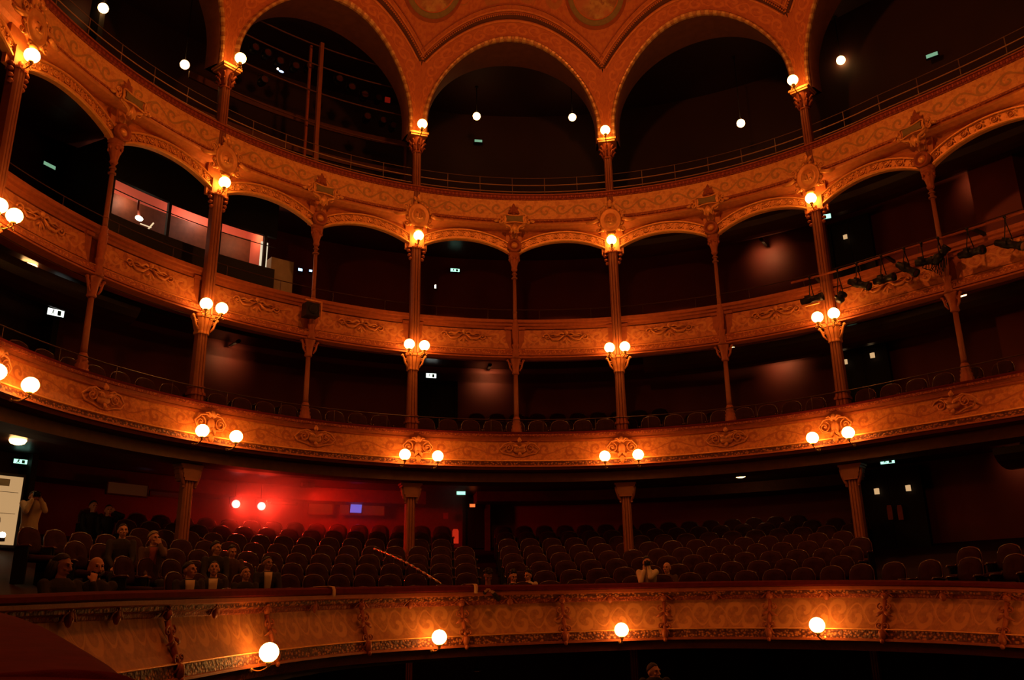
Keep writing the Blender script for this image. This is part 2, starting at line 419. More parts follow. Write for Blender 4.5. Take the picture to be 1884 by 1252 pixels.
for sx in (-1, 1):
    spiral(cb, sx*.07, -.22, .07, 1.1, pi/2, -sx, -.08, .016, 16); spiral(cb, sx*.06, -.58, .07, 1.1, -pi/2, sx, -.2, .016, 16)
    leaf(cb, (0, -.1, -.3), pi/2-sx*2.2, .2, .04); leaf(cb, (0, -.18, -.62), -pi/2+sx*.5, .2, .035)
cb.ball((0, -.24, -.76), (.065, .05, .11), 8, 7); cb.ball((0, -.26, -.88), (.04, .035, .05), 8, 6)
cmesh = None
for u in cons:
    s = t1_s_at_px(u); P, n, rz = t1_local(s); q = t1(s, .12, 1.12)[0]
    if cmesh is None: o = cb.build('console_ornament', M['gold_red'], bf1); cmesh = o.data
    else: o = bpy.data.objects.new('console_ornament', cmesh); C.objects.link(o); adopt(o, bf1)
    o.location = q-bf1.location; o.rotation_euler = (0, 0, rz)
    o.scale = (1, 1, (t1(s, 0, 1.12)[0].z-t1(s, 0, 0)[0].z)/.86)

# ================================================================== tier floors and soffits (structure)
def slab(name, prof, k0=K0, k1=K1, mat='ceil'):
    o = ring(prof, k0, k1, .1).build(name, M[mat], kind='structure'); return o
def zf1(R): return -.22+(R-6.6)*.28          # raked floor of tier one
b = MB(); rows = []
for i in range(81):
    k = -1.6+13.2*i/80; row = []
    Rf = t1_front_R(k) if -1.2 < k < 11.2 else 7.2
    for j in range(10):
        R = Rf+.12+(14.6-Rf)*j/9; row.append(cyl(k, R, zf1(R)))
    for j in range(9, -1, -1):
        R = Rf+.12+(14.6-Rf)*j/9; row.append(cyl(k, R, min(zf1(R)-.3, -.62)))
    rows.append(row)
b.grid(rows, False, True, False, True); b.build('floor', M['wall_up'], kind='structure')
# hall ground floor
b = MB(); b.box(-30, 30, -22, 30, -.2, 0); b.build('floor', M['wall_up'], kind='structure')
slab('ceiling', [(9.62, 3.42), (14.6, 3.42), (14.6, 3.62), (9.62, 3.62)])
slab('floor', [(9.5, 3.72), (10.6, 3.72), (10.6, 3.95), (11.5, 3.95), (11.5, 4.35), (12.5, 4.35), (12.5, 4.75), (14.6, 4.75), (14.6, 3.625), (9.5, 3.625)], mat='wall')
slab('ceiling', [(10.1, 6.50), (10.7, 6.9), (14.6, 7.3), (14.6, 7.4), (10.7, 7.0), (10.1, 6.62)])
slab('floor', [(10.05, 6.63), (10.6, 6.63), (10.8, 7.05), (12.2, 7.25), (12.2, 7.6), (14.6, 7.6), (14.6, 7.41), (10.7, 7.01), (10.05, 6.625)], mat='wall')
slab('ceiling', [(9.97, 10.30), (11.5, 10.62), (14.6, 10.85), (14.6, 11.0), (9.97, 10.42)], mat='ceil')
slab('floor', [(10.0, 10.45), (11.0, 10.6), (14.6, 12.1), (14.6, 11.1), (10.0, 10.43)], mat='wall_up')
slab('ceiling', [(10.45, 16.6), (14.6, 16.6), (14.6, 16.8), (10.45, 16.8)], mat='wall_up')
# ring beam carried by the tier-one columns
ring([(9.62, 3.18), (9.86, 3.16), (10.2, 3.16), (10.2, 3.44), (9.62, 3.44)], K0, K1, .1).build('trim_1', M['umber'], kind='structure')
ring([(13.2, 3.05), (14.0, 3.05), (14.0, 3.41), (13.2, 3.41)], 1.2, 4.35, .1).build('trim_2', M['umber'], kind='structure')
ring([(13.0, 3.12), (14.0, 3.12), (14.0, 3.41), (13.0, 3.41)], 4.75, 7.9, .1).build('trim_3', M['umber'], kind='structure')
# rounded soffit beams over the side bays
for zz, kk in ((10.15, (6.0, 10.8)), (6.45, (6.2, 10.8)), (2.95, (8.9, 10.8)), (6.45, (-.8, 1.7))):
    pr = [(11.6+.55*cos(a), zz+.30+.42*sin(a)) for a in [i*pi/9 - pi for i in range(10)]]
    ring(pr, kk[0], kk[1], .1).build('ceiling', M['ceil'], kind='structure')
# back walls: round wall that steps nearer at both ends
def Rw(k): return 14.2 if 1.4 <= k <= 7.75 else (12.6 if k > 7.75 else 13.0)
def wallseg(name, k0, k1, R, z0, z1, mat='wall', th=.25):
    return ring([(R, z0), (R, z1), (R+th, z1), (R+th, z0)], k0, k1, .1).build(name, M[mat], kind='structure')
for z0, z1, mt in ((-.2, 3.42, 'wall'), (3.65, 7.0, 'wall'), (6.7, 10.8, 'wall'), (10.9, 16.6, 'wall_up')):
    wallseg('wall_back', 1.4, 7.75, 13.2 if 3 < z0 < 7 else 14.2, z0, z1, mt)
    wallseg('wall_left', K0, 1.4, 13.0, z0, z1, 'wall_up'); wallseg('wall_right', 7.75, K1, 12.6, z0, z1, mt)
    for k in (1.4, 7.75):
        wallseg('wall_back', k-.02, k+.02, 12.6, z0, z1, 'blackp', 1.8)
    # the pier that stands forward between the doors and the side boxes
    wallseg('wall_right', 8.95, 9.25, 11.9, z0, z1, mt, .8) if mt == 'wall' else None
# low ground-floor wall seen under tier one
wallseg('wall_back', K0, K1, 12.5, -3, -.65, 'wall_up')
# ================================================================== tier two front
bf2 = thing('balcony_front', 'curved gilt balcony front of the second tier, carved cartouches behind its lamp pairs', 'balcony', cyl(5, 9.4, 3.48))
part(sweep([(9.42, 4.17), (9.41, 4.05), (9.36, 3.85), (9.28, 3.68)], K0, K1), 'painted_panel', M['panel2'], bf2)
part(sweep([(9.28, 3.68), (9.24, 3.68), (9.235, 3.655), (9.27, 3.64)], K0, K1), 'gilt_moulding', M['gold'], bf2)
part(sweep([(9.27, 3.64), (9.25, 3.55)], K0, K1), 'leaf_band', M['filigree'], bf2)
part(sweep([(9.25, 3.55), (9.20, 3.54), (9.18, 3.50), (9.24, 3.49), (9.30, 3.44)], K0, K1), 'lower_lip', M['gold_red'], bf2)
part(sweep([(9.30, 3.46), (9.42, 3.42), (9.62, 3.42), (9.7, 3.45)], K0, K1), 'soffit_band', M['umber'], bf2)
part(sweep([(9.42, 4.17), (9.38, 4.19), (9.38, 4.22), (9.40, 4.23), (9.39, 4.30)], K0, K1), 'cove_band', M['gold_red'], bf2)
part(sweep([(9.39, 4.30), (9.34, 4.31), (9.34, 4.365)], K0, K1), 'leaf_band', M['carve_red'], bf2)
part(ring([(9.33, 4.365), (9.32, 4.40), (9.40, 4.43), (9.55, 4.42), (9.56, 4.36), (9.5, 4.34)], K0, K1), 'rail_cap', M['velvet'], bf2)
part(ring([(9.50, 3.62), (9.50, 4.36), (9.56, 4.36), (9.56, 3.62)], K0, K1), 'inner_face', M['velvet'], bf2)
def local_part(b, name, mat, root, k, R, z, mesh=[None], meshkey=None, cache={}):
    if meshkey and meshkey in cache:
        o = bpy.data.objects.new(name, cache[meshkey]); C.objects.link(o); adopt(o, root)
    else:
        o = b.build(name, mat, root)
        if meshkey: cache[meshkey] = o.data
    r0 = root.rotation_euler[2]; q = cyl(k, R, z)-root.location
    o.location = Matrix.Rotation(-r0, 3, 'Z') @ q; o.rotation_euler = (0, 0, rotk(k)-r0); return o
def cartouche2():            # wide scrolled cartouche with a bud on top
    b = MB(); b.ball((0, -.02, -.02), (.17, .06, .10), 12, 8)
    for sx in (-1, 1):
        spiral(b, sx*.27, .02, .115, 1.6, pi/2, sx, -.04, .018, 26)
        b.tube([(sx*.10, -.05, .13), (sx*.22, -.04, .17), (sx*.38, -.04, .12), (sx*.50, -.03, .0), (sx*.42, -.03, -.11), (sx*.26, -.04, -.14), (sx*.10, -.05, -.20), (0, -.05, -.21)], [.012, .02, .022, .022, .022, .02, .02, .02], 6)
        leaf(b, (0, -.06, 0), pi/2-sx*1.0, .2, .04)
    b.ball((0, -.06, .21), (.055, .05, .06), 8, 6); leaf(b, (0, -.03, .16), pi/2, .14, .05)
    leaf(b, (0, -.05, -.08), -pi/2, .15, .05); return b
def cartouche2m():           # the taller ornament behind each pair of lamps
    b = MB()
    for sx in (-1, 1):
        spiral(b, sx*.24, .02, .13, 1.6, pi/2, sx, -.04, .018, 26)
        b.tube([(sx*.03, -.06, .14), (sx*.12, -.06, .20), (sx*.26, -.04, .18), (sx*.38, -.03, .04), (sx*.30, -.03, -.10), (sx*.12, -.05, -.12), (sx*.07, -.06, -.24)], [.02, .024, .022, .022, .022, .02, .015], 6)
        b.tube([(sx*.02, -.08, .16), (sx*.10, -.1, .24), (sx*.17, -.09, .22)], [.03, .025, .01], 6)
        leaf(b, (0, -.07, -.05), -pi/2+sx*.5, .22, .04)
    b.ball((0, -.05, -.02), (.09, .06, .15), 10, 8); b.ball((0, -.08, .22), (.06, .055, .07), 10, 8)
    b.ball((0, -.08, -.28), (.07, .05, .09), 8, 6); leaf(b, (0, -.08, -.2), -pi/2, .22, .06); return b
for k in MIN: local_part(cartouche2(), 'cartouche', M['gold_dull'], bf2, k, 9.36, 3.98, meshkey='c2')
for k in MAJ: local_part(cartouche2m(), 'lamp_cartouche', M['gold_dull'], bf2, k, 9.36, 3.94, meshkey='c2m')
# thin safety rail behind the front
hr = thing('handrail', 'thin metal safety rail above the second tier front', 'handrail', cyl(5, 9.8, 4.85))
part(ring([(9.84+.012*cos(a), 4.84+.012*sin(a)) for a in [i*pi/3 for i in range(6)]], K0, K1), 'rail_tube', M['raily'], hr)
pm = MB().lathe([(.009, 0), (.009, .5)], n=6)
for j in range(-1, 22):
    local_part(pm, 'post', M['raily'], hr, .25+j*.5, 9.84, 4.34, meshkey='post2')
# ================================================================== tier three front
bf3 = thing('balcony_front', 'curved balcony front of the third tier, painted panels between the columns', 'balcony', cyl(5, 10.1, 6.54))
part(sweep([(10.18, 7.40), (10.18, 6.84)], K0, K1), 'backing', M['gold_red'], bf3)
part(sweep([(10.12, 6.86), (10.08, 6.85), (10.08, 6.82), (10.02, 6.80)], K0, K1), 'gilt_moulding', M['gold_dull'], bf3)
part(sweep([(10.02, 6.80), (9.96, 6.74), (9.93, 6.66)], K0, K1), 'leaf_band', M['carve'], bf3)
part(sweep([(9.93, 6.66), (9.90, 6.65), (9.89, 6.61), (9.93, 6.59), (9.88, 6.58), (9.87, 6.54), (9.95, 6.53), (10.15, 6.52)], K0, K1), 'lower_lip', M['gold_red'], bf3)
part(sweep([(10.18, 7.40), (10.10, 7.42), (10.09, 7.48), (10.05, 7.50), (10.05, 7.56)], K0, K1), 'cove_band', M['gold_red'], bf3)
part(ring([(10.05, 7.56), (10.0, 7.58), (10.0, 7.66), (10.06, 7.68), (10.26, 7.68), (10.26, 7.56)], K0, K1), 'rail_cap', M['gold_red'], bf3)
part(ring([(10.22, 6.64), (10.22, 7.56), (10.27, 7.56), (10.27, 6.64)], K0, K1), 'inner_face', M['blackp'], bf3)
for h in range(-1, 11):      # one painted panel with scalloped ends per half bay
    kc = h+.5; b = MB(); P = []
    n = 22
    for i in range(n+1):
        f = -1+2*i/n; row = []
        for z in (6.86, 6.95, 7.05, 7.2, 7.32, 7.385):
            e = 1.06-.07*sin(pi*(z-6.86)/.53)          # panel ends pinch at mid height
            row.append(cyl(kc+f*e*.5*.84, 10.10-.03*(1-(z-6.86)/.53), z))
        P.append(row)
    b.grid(P, False, False, False)
    for i in range(n+1):
        for j, z in enumerate((6.86, 6.95, 7.05, 7.2, 7.32, 7.385)): b.uv[i*6+j] = ((-1+2*i/n)*1.16, z)
    part(b, 'painted_panel', M['panel3'], bf3)
    g = MB()                 # carved knot and swags in the middle of each panel
    g.ball((0, -.03, .17), (.06, .045, .06), 8, 6)
    for sx in (-1, 1): g.tube([(sx*.05, -.03, .10), (sx*.20, -.04, -.02), (sx*.36, -.04, -.03), (sx*.50, -.03, .10)], [.018, .03, .03, .014], 6); spiral(g, sx*.52, .06, .10, 1.3, pi, sx, -.03, .02, 18)
    for sx in (-1, 1):
        g.tube([(sx*.05, -.02, .14), (sx*.14, -.025, .17), (sx*.24, -.02, .10), (sx*.34, -.02, .14), (sx*.44, -.015, .10)], [.024, .03, .032, .026, .012], 5)
        spiral(g, sx*.17, .02, .07, 1.2, pi/2, sx, -.015, .011, 16); spiral(g, sx*.90, -.02, .13, 1.2, -pi/2, sx, -.01, .012, 18)
        leaf(g, (0, -.02, .02), -pi/2+sx*.8, .16, .03, -.02)
    leaf(g, (0, -.02, 0), -pi/2, .16, .04, -.02); g.tube([(-.52, -.02, .06), (-.90, -.012, .10)], .012, 5); g.tube([(.52, -.02, .06), (.90, -.012, .10)], .012, 5); g.tube([(-.52, -.015, .06), (0, -.02, .10), (.52, -.015, .06)], .012, 5)
    local_part(g, 'swag_relief', M['gold_dull'], bf3, kc, 10.075, 7.12, meshkey='swag')
    for sx in (-1, 1):       # flat strip beside each column
        b = MB().box(-.07, .07, -.05, .03, -.30, .27); b.box(-.10, .10, -.09, .03, .27, .34); b.box(-.09, .09, -.07, .03, -.34, -.28)
        local_part(b, 'pilaster_strip', M['gold_red'], bf3, kc+sx*.435, 10.13, 7.12, meshkey='strip3')
hr3 = thing('handrail', 'thin dark safety rail above the third tier front', 'handrail', cyl(5, 10.3, 8.05))
part(ring([(10.32+.012*cos(a), 8.05+.012*sin(a)) for a in [i*pi/3 for i in range(6)]], K0, K1), 'rail_tube', M['raily'], hr3)
for j in range(-1, 22): local_part(pm, 'post', M['raily'], hr3, .25+j*.5, 10.32, 7.55, meshkey='post2')
# ================================================================== gallery front
bf4 = thing('balcony_front', 'curved gallery front with green-scrolled frieze and round medallions above the small arches', 'balcony', cyl(5, 9.9, 10.4))
part(sweep([(9.90, 11.20), (9.92, 10.61)], K0, K1), 'painted_frieze', M['frieze'], bf4)
part(sweep([(9.92, 10.61), (9.86, 10.60), (9.86, 10.57), (9.82, 10.55)], K0, K1), 'gilt_moulding', M['gold_red'], bf4)
part(sweep([(9.82, 10.55), (9.74, 10.52), (9.72, 10.47), (9.78, 10.42)], K0, K1), 'leaf_band', M['carve'], bf4)
part(sweep([(9.78, 10.42), (9.68, 10.41), (9.66, 10.36), (9.70, 10.33), (9.84, 10.30), (9.93, 10.26)], K0, K1), 'cornice', M['gold_dull'], bf4)
part(sweep([(9.90, 11.20), (9.885, 11.205), (9.88, 11.25)], K0, K1), 'leaf_band', M['carve_red'], bf4)
part(sweep([(9.88, 11.25), (9.865, 11.26), (9.865, 11.33)], K0, K1), 'bead_moulding', M['bead'], bf4)
part(ring([(9.865, 11.33), (9.83, 11.335), (9.83, 11.37), (10.2, 11.37), (10.2, 11.30)], K0, K1), 'rail_cap', M['gold_red'], bf4)
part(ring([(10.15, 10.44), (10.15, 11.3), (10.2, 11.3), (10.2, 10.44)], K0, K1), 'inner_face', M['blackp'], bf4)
# gallery rail: three tubes and posts
hg = thing('handrail', 'steel tube safety rail with upright posts on top of the gallery front', 'handrail', cyl(5, 10.1, 11.37))
for z, mt, r in ((11.57, 'rail', .016), (11.78, 'rail', .016), (12.01, 'raild', .010)):
    part(ring([(10.1+r*cos(a), z+r*sin(a)) for a in [i*pi/3 for i in range(6)]], K0, K1), 'rail_tube', M[mt], hg)
pg = MB().lathe([(.012, 0), (.012, .66)], n=6)
for j in range(-3, 34):
    k = 4+j/3-4
    if abs(k % 2) < .01 or abs(k % 2-2) < .01: continue
    if K0 < k < K1: local_part(pg, 'post', M['raild'], hg, k, 10.1, 11.36, meshkey='postg')
def medallion():
    b = MB()
    b.lathe_y([(.34, .02), (.36, -.02), (.34, -.07), (.30, -.08), (.27, -.06), (.25, -.07), (.235, -.05), (.17, -.10), (.08, -.13), (.001, -.14)], 0, .0, 24, .88, 1.05)
    n = 12
    for i in range(n):
        a = 2*pi*i/n+.26; b.ball((.33*cos(a), -.04, .39*sin(a)), (.055, .045, .055), 7, 5)
    for sx in (-1, 1):       # side scrolls and horns
        spiral(b, sx*.37, .22, .10, 1.3, -pi/2, -sx, -.05, .024, 20); spiral(b, sx*.34, -.26, .10, 1.3, pi/2, sx, -.05, .022, 20)
        b.tube([(sx*.34, -.07, .02), (sx*.46, -.08, -.03), (sx*.58, -.06, -.04), (sx*.68, -.05, -.02)], [.05, .06, .045, .015], 7)
        leaf(b, (sx*.05, -.06, .40), pi/2-sx*.7, .2, .05)
    b.ball((0, -.08, .46), (.08, .06, .075), 9, 7); leaf(b, (0, -.05, .44), pi/2, .2, .07)
    b.ball((0, -.16, -.02), (.025, .04, .06), 6, 5)                     # the carved face
    for sx in (-1, 1): b.ball((sx*.07, -.13, .06), (.035, .025, .02), 6, 4); b.ball((sx*.07, -.125, -.08), (.04, .02, .03), 6, 4)
    b.ball((0, -.145, -.12), (.06, .02, .016), 6, 4)
    b.ball((0, -.06, -.42), (.12, .06, .07), 8, 6); return b
def cartouche4():
    b = MB()
    top = [(-.30, .105), (-.24, .125), (-.12, .10), (0, .093), (.12, .10), (.24, .125), (.30, .105)]
    out = top+[(.275, 0), (.30, -.105), (.24, -.125), (.12, -.10), (0, -.093), (-.12, -.10), (-.24, -.125), (-.30, -.105), (-.275, 0)]
    b.plate(out, -.10, .10)
    ring_ = [(x*1.02, -.115, z*1.02) for x, z in out]; b.tube(ring_+[ring_[0]], .022, 6)
    for sx in (-1, 1):
        spiral(b, sx*.385, .06, .085, 1.3, -pi/2, -sx, -.06, .03, 20); spiral(b, sx*.385, -.06, .075, 1.3, pi/2, sx, -.06, .026, 20)
        b.tube([(sx*.44, -.04, -.02), (sx*.52, -.05, -.05), (sx*.57, -.03, -.03)], [.045, .04, .012], 6)
        b.tube([(sx*.30, -.07, -.12), (sx*.22, -.09, -.19), (sx*.12, -.09, -.22), (sx*.08, -.08, -.30), (sx*.10, -.07, -.38)], [.03, .04, .035, .03, .02], 6)
        spiral(b, sx*.19, -.21, .07, 1.2, 0, -sx, -.06, .02, 16); leaf(b, (0, -.07, -.16), -pi/2+sx*.35, .26, .05)
    leaf(b, (0, -.09, -.13), -pi/2, .32, .07); return b
def acanthus():
    b = MB()
    for a, L in ((0, .30), (.55, .22), (-.55, .22), (1.15, .16), (-1.15, .16)): leaf(b, (0, -.03, 0), pi/2+a, L, .065, -.05)
    b.ball((0, -.05, .03), (.09, .05, .06), 8, 6); b.ball((0, -.06, -.05), (.05, .04, .05), 8, 6)
    for sx in (-1, 1): b.ball((sx*.12, -.03, .0), (.05, .035, .04), 7, 5)
    return b
for k in MAJ: local_part(medallion(), 'medallion', M['gold'], bf4, k, 9.70, 10.36, meshkey='med')
tabl = MB(); tabl.plate([(-.24, .08), (0, .072), (.24, .08), (.22, 0), (.24, -.08), (0, -.072), (-.24, -.08), (-.22, 0)], -.125, -.1)
for k in MIN:
    local_part(cartouche4(), 'cartouche', M['gold'], bf4, k, 9.66, 10.46, meshkey='c4')
    local_part(tabl, 'cartouche_tablet', M['green'], bf4, k, 9.66, 10.46, meshkey='c4t')
    local_part(acanthus(), 'acanthus_leaf', M['gold_red'], bf4, k, 9.84, 10.76, meshkey='ac')
# ---- small arches under the gallery
def small_arch(kc, label):
    t = thing('arch', label, 'arch', cyl(kc, 10, 9.5), rotk(kc), 'small guilloche arches under the gallery front')
    k2 = kc
    lo = -.415; hi = .415
    if int(fl(kc)) % 2 == 0: lo = -.435; hi = .465     # left foot on a wide column, right foot on a thin one
    else: lo = -.465; hi = .435
    Rr = 2.35
    def z_(s): return 9.91-(Rr-sqrt(max(.01, Rr*Rr-s*s)))
    def S(s, z, R): return cyl(kc+s/(10*DT), R, z)
    s0, s1 = lo*10*DT, hi*10*DT; n = 26
    def strip(zs, name, mat, uvv=None):
        b = MB(); P = []
        for i in range(n+1):
            s = s0+(s1-s0)*i/n; P.append([S(s, z_(s)+dz, R) for R, dz in zs])
        b.grid(P, False, False, False)
        for i in range(n+1):
            for j, (R, dz) in enumerate(zs): b.uv[i*len(zs)+j] = (s0+(s1-s0)*i/n+kc*3, dz)
        return part(b, name, mat, t)
    strip([(10.02, .03), (9.98, 0), (9.86, 0), (9.83, .02), (9.83, .06), (9.87, .08)], 'intrados_moulding', M['gold'])
    strip([(9.87, .26), (9.83, .27), (9.83, .30), (9.86, .315), (9.88, .33)], 'outer_moulding', M['gold'])
    b = MB(); P = []
    for i in range(n+1):
        s = s0+(s1-s0)*i/n; zt = z_(s)+.33; P.append([S(s, zt+(10.30-zt)*f, 9.88+.10*sin(pi*f*.9)) for f in (0, .3, .6, 1)])
    b.grid(P, False, False, False); part(b, 'spandrel_cove', M['gold_dull'], t)
    g = MB(); m2 = 8; P = []
    for i in range(n+1):
        s = s0+(s1-s0)*i/n; P.append([S(s, z_(s)+dz, R) for R, dz in ((9.87, .08), (9.89, .085), (9.89, .255), (9.87, .26))])
    g.grid(P, False, False, False)
    for i in range(m2):
        s = s0+(s1-s0)*(i+.5)/m2; ang = -math.asin(s/Rr); c0 = S(s, z_(s)+.172, 9.88); kk = kc+s/(10*DT)
        Rm = Matrix.Rotation(rotk(kk), 3, 'Z') @ Matrix.Rotation(-ang*1, 3, 'Y')
        q = MB(); q.lathe_y([(.075, 0), (.078, -.028), (.062, -.03), (.058, -.008), (.042, -.008), (.036, -.03), (.001, -.036)], 0, 0, 14, 1.0, .86)
        for sx in (-1, 1):
            q.box(.105*sx-.016, .105*sx+.016, -.022, .01, -.075, -.03); q.box(.105*sx-.016, .105*sx+.016, -.022, .01, .03, .075)
        g.add([c0+Rm @ v for v in q.v], q.f, False); 
    part(g, 'guilloche_band', M['gold'], t)
    return t
for h in range(-1, 11):
    nm = 'small gilt arch over the %s, %s the wide column' % ('half bay beside the '+(ordn((h+1)//2) if h >= 0 else 'very first')+' wide gallery column from the left', 'right of' if h % 2 == 0 else 'left of')
    small_arch(h+.5, 'small gilt arch with guilloche band, number %s from the left of the row' % ordn(h+1))
rb = MB().lathe_y([(.185, .05), (.195, -.04), (.18, -.07), (.15, -.075), (.125, -.03), (.10, -.02), (.001, -.02)], 0, 0, 24); rboss = MB().lathe_y([(.10, .0), (.095, -.03), (.07, -.055), (.03, -.075), (.001, -.08)], 0, 0, 20)
for k in MIN:
    ro_ = local_part(rb, 'roundel', M['gold_red'], bf4, k, 9.76, 9.74, meshkey='roundel'); bo_ = rboss.build('boss', M['gold'], ro_)
for k in MIN:
    b = MB(); b.box(-.22, .22, -.02, .10, -.20, .52); b.box(-.10, .10, -.08, .05, .18, .50); b.ball((0, -.1, .26), (.10, .06, .10), 8, 6)
    local_part(b, 'roundel_backing', M['gold_dull'], bf4, k, 9.92, 9.80, meshkey='rback')
for k in MAJ: local_part(MB().box(-.30, .30, 0, .08, -.40, .55), 'medallion_backing', M['gold_dull'], bf4, k, 9.90, 9.85, meshkey='mback')
# ================================================================== columns
def shaft_prof(z0, z1, r0, r1, n=4): return [(r0+(r1-r0)*i/n, z0+(z1-z0)*i/n) for i in range(n+1)]
def square_shaft(b, z0, z1, w0, w1, d=None):
    """faceted shaft with two sunk grooves on its front"""
    P = []
    for z, w_ in ((z0, w0), (z1, w1)):
        h = w_/2; g = h*.18; P.append([Vector(p+(z,)) for p in ((-h, h*.6), (-h, -h*.6), (-h*.7, -h), (-h*.38, -h), (-h*.3, -h+g), (-h*.2, -h), (h*.2, -h), (h*.3, -h+g), (h*.38, -h), (h*.7, -h), (h, -h*.6), (h, h*.6), (h*.6, h), (-h*.6, h))])
    b.grid(P, False, True, False, True); return b
def scroll_bracket(b, z0, z1, w0, w1, y=-.02):
    """open cast-iron side brackets of a capital"""
    for sx in (-1, 1):
        b.tube([(sx*w0, y, z0), (sx*(w0+(w1-w0)*.45), y, z0+(z1-z0)*.3), (sx*(w0+(w1-w0)*.7), y, z0+(z1-z0)*.75), (sx*w1, y, z1)], [.022, .028, .028, .03], 6)
        spiral(b, sx*(w0+(w1-w0)*.35), z0+(z1-z0)*.62, (z1-z0)*.16, 1.1, 0, sx, y, .016, 12)
        b.ball((sx*w1*.95, y, z1-.03), (.045, .04, .035), 7, 5)
    return b
for i, k in enumerate(MAJ):
    # tier one: square pier with stepped bracket capital
    P0 = cyl(k, 10, 0.55); t = thing('column', 'square red-brown iron column of the lowest tier, %s from the left' % ordn(i), 'column', P0, rotk(k))
    b = square_shaft(MB(), 0, 2.27, .25, .23); b.build('shaft', M['iron'], t)
    b = MB()
    for z0, z1, w_ in ((2.25, 2.31, .16), (2.31, 2.40, .19), (2.40, 2.50, .21), (2.50, 2.55, .24), (2.55, 2.60, .27)): b.box(-w_, w_, -.17, .17, z0, z1)
    for sx in (-1, 1):
        b.tube([(sx*.13, -.1, 2.12), (sx*.16, -.1, 2.22), (sx*.2, -.1, 2.35), (sx*.24, -.1, 2.5)], [.03, .045, .05, .04], 7); b.ball((sx*.14, -.1, 2.12), .035, 7, 5)
    b.build('capital', M['iron'], t)
    # ground floor pier below
    P0 = cyl(k, 9.9, -2.98)
    t = thing('column', 'plain pier below the lowest balcony, %s from the left' % ordn(i), 'column', P0, rotk(k)); square_shaft(MB(), 0, 2.2, .2, .2).build('shaft', M['iron'], t)
    square_shaft(MB(), 2.15, 2.3, .34, .34).build('capital', M['iron'], t)
    # tier two: tapered shaft, moulded base, bracket capital carrying the twin lamps
    P0 = cyl(k, 10, 3.95)
    t = thing('column', 'tapered column with bracket capital standing on the second tier, %s wide one from the left' % ordn(i), 'column', P0, rotk(k))
    b = MB(); square_shaft(b, 0, .72, .30, .30); square_shaft(b, .72, .78, .36, .36); square_shaft(b, .78, .88, .31, .29); square_shaft(b, .88, .92, .33, .33); b.build('base', M['gold_red'], t)
    square_shaft(MB(), .92, 2.15, .26, .235).build('shaft', M['iron'], t)
    b = MB(); square_shaft(b, 2.13, 2.19, .29, .29); square_shaft(b, 2.19, 2.50, .27, .40); square_shaft(b, 2.50, 2.56, .44, .46); b.build('capital', M['gold_dull'], t)
    scroll_bracket(MB(), 2.2, 2.53, .14, .32, -.1).build('side_brackets', M['gold_dull'], t)
    # tier three: long pilaster shaft passing in front of the balcony up to the gallery
    P0 = cyl(k, 9.90, 6.50)
    t = thing('column', 'long flat column in front of the third tier rising to the gallery medallion, %s from the left' % ordn(i), 'column', P0, rotk(k))
    square_shaft(MB(), 0.02, 3.0, .25, .25).build('shaft', M['iron'], t)
    b = MB(); square_shaft(b, 2.96, 3.0, .30, .30)
    for sx in (-1, 1):
        for j, (dz, dx) in enumerate(((2.66, .16), (2.76, .19), (2.88, .21), (2.98, .22))): b.ball((sx*dx, -.05, dz), (.055, .06, .045), 7, 5)
    b.build('capital', M['gold_red'], t)
    b = MB(); b.box(-.18, .18, -.06, .12, 3.0, 3.36); b.box(-.20, -.15, -.09, .10, 3.0, 3.38); b.box(.15, .20, -.09, .10, 3.0, 3.38); b.box(-.21, .21, -.10, .1, 2.98, 3.02)
    b.ball((0, -.08, 3.1), (.05, .04, .06), 8, 6); b.build('pilaster_block', M['gold_dull'], t)
    # gallery: short shaft with leafy capital
    P0 = cyl(k, 10.0, 11.38)
    t = thing('column', 'gallery column with leafy capital under the big arches, %s from the left' % ordn(i), 'column', P0, rotk(k))
    b = square_shaft(MB(), -.55, 1.06, .225, .21); b.build('shaft', M['iron'], t)
    b = MB(); b.lathe([(.13, 1.04), (.135, 1.08), (.12, 1.10), (.13, 1.25), (.17, 1.42), (.20, 1.5), (.2, 1.52)], 0, 0, 12)
    for j in range(8):
        a = j*pi/4
        for rr, zz, tp in ((.13, 1.12, .2), (.15, 1.27, .19)):
            b.tube([(rr*cos(a), rr*sin(a), zz), ((rr+.03)*cos(a), (rr+.03)*sin(a), zz+.09), ((rr+.09)*cos(a), (rr+.09)*sin(a), zz+.15), ((rr+.11)*cos(a), (rr+.11)*sin(a), zz+.11)], [.035, .035, .028, .012], 5)
    b.build('capital', M['gold_red'], t)
    b = MB(); b.box(-.235, .235, -.235, .235, 1.52, 1.57); b.box(-.265, .265, -.265, .265, 1.57, 1.63); b.build('abacus', M['gold'], t)
def thin_col(b, z0, z1, r, bands=()):
    pr = [(r*1.1, z0), (r, z0+.1), (r*.85, z1)]; b.lathe(pr, 0, 0, 10)
    for zz, rr in bands: b.lathe([(r, zz-.02), (rr, zz-.01), (rr, zz+.01), (r, zz+.02)], 0, 0, 12)
    return b
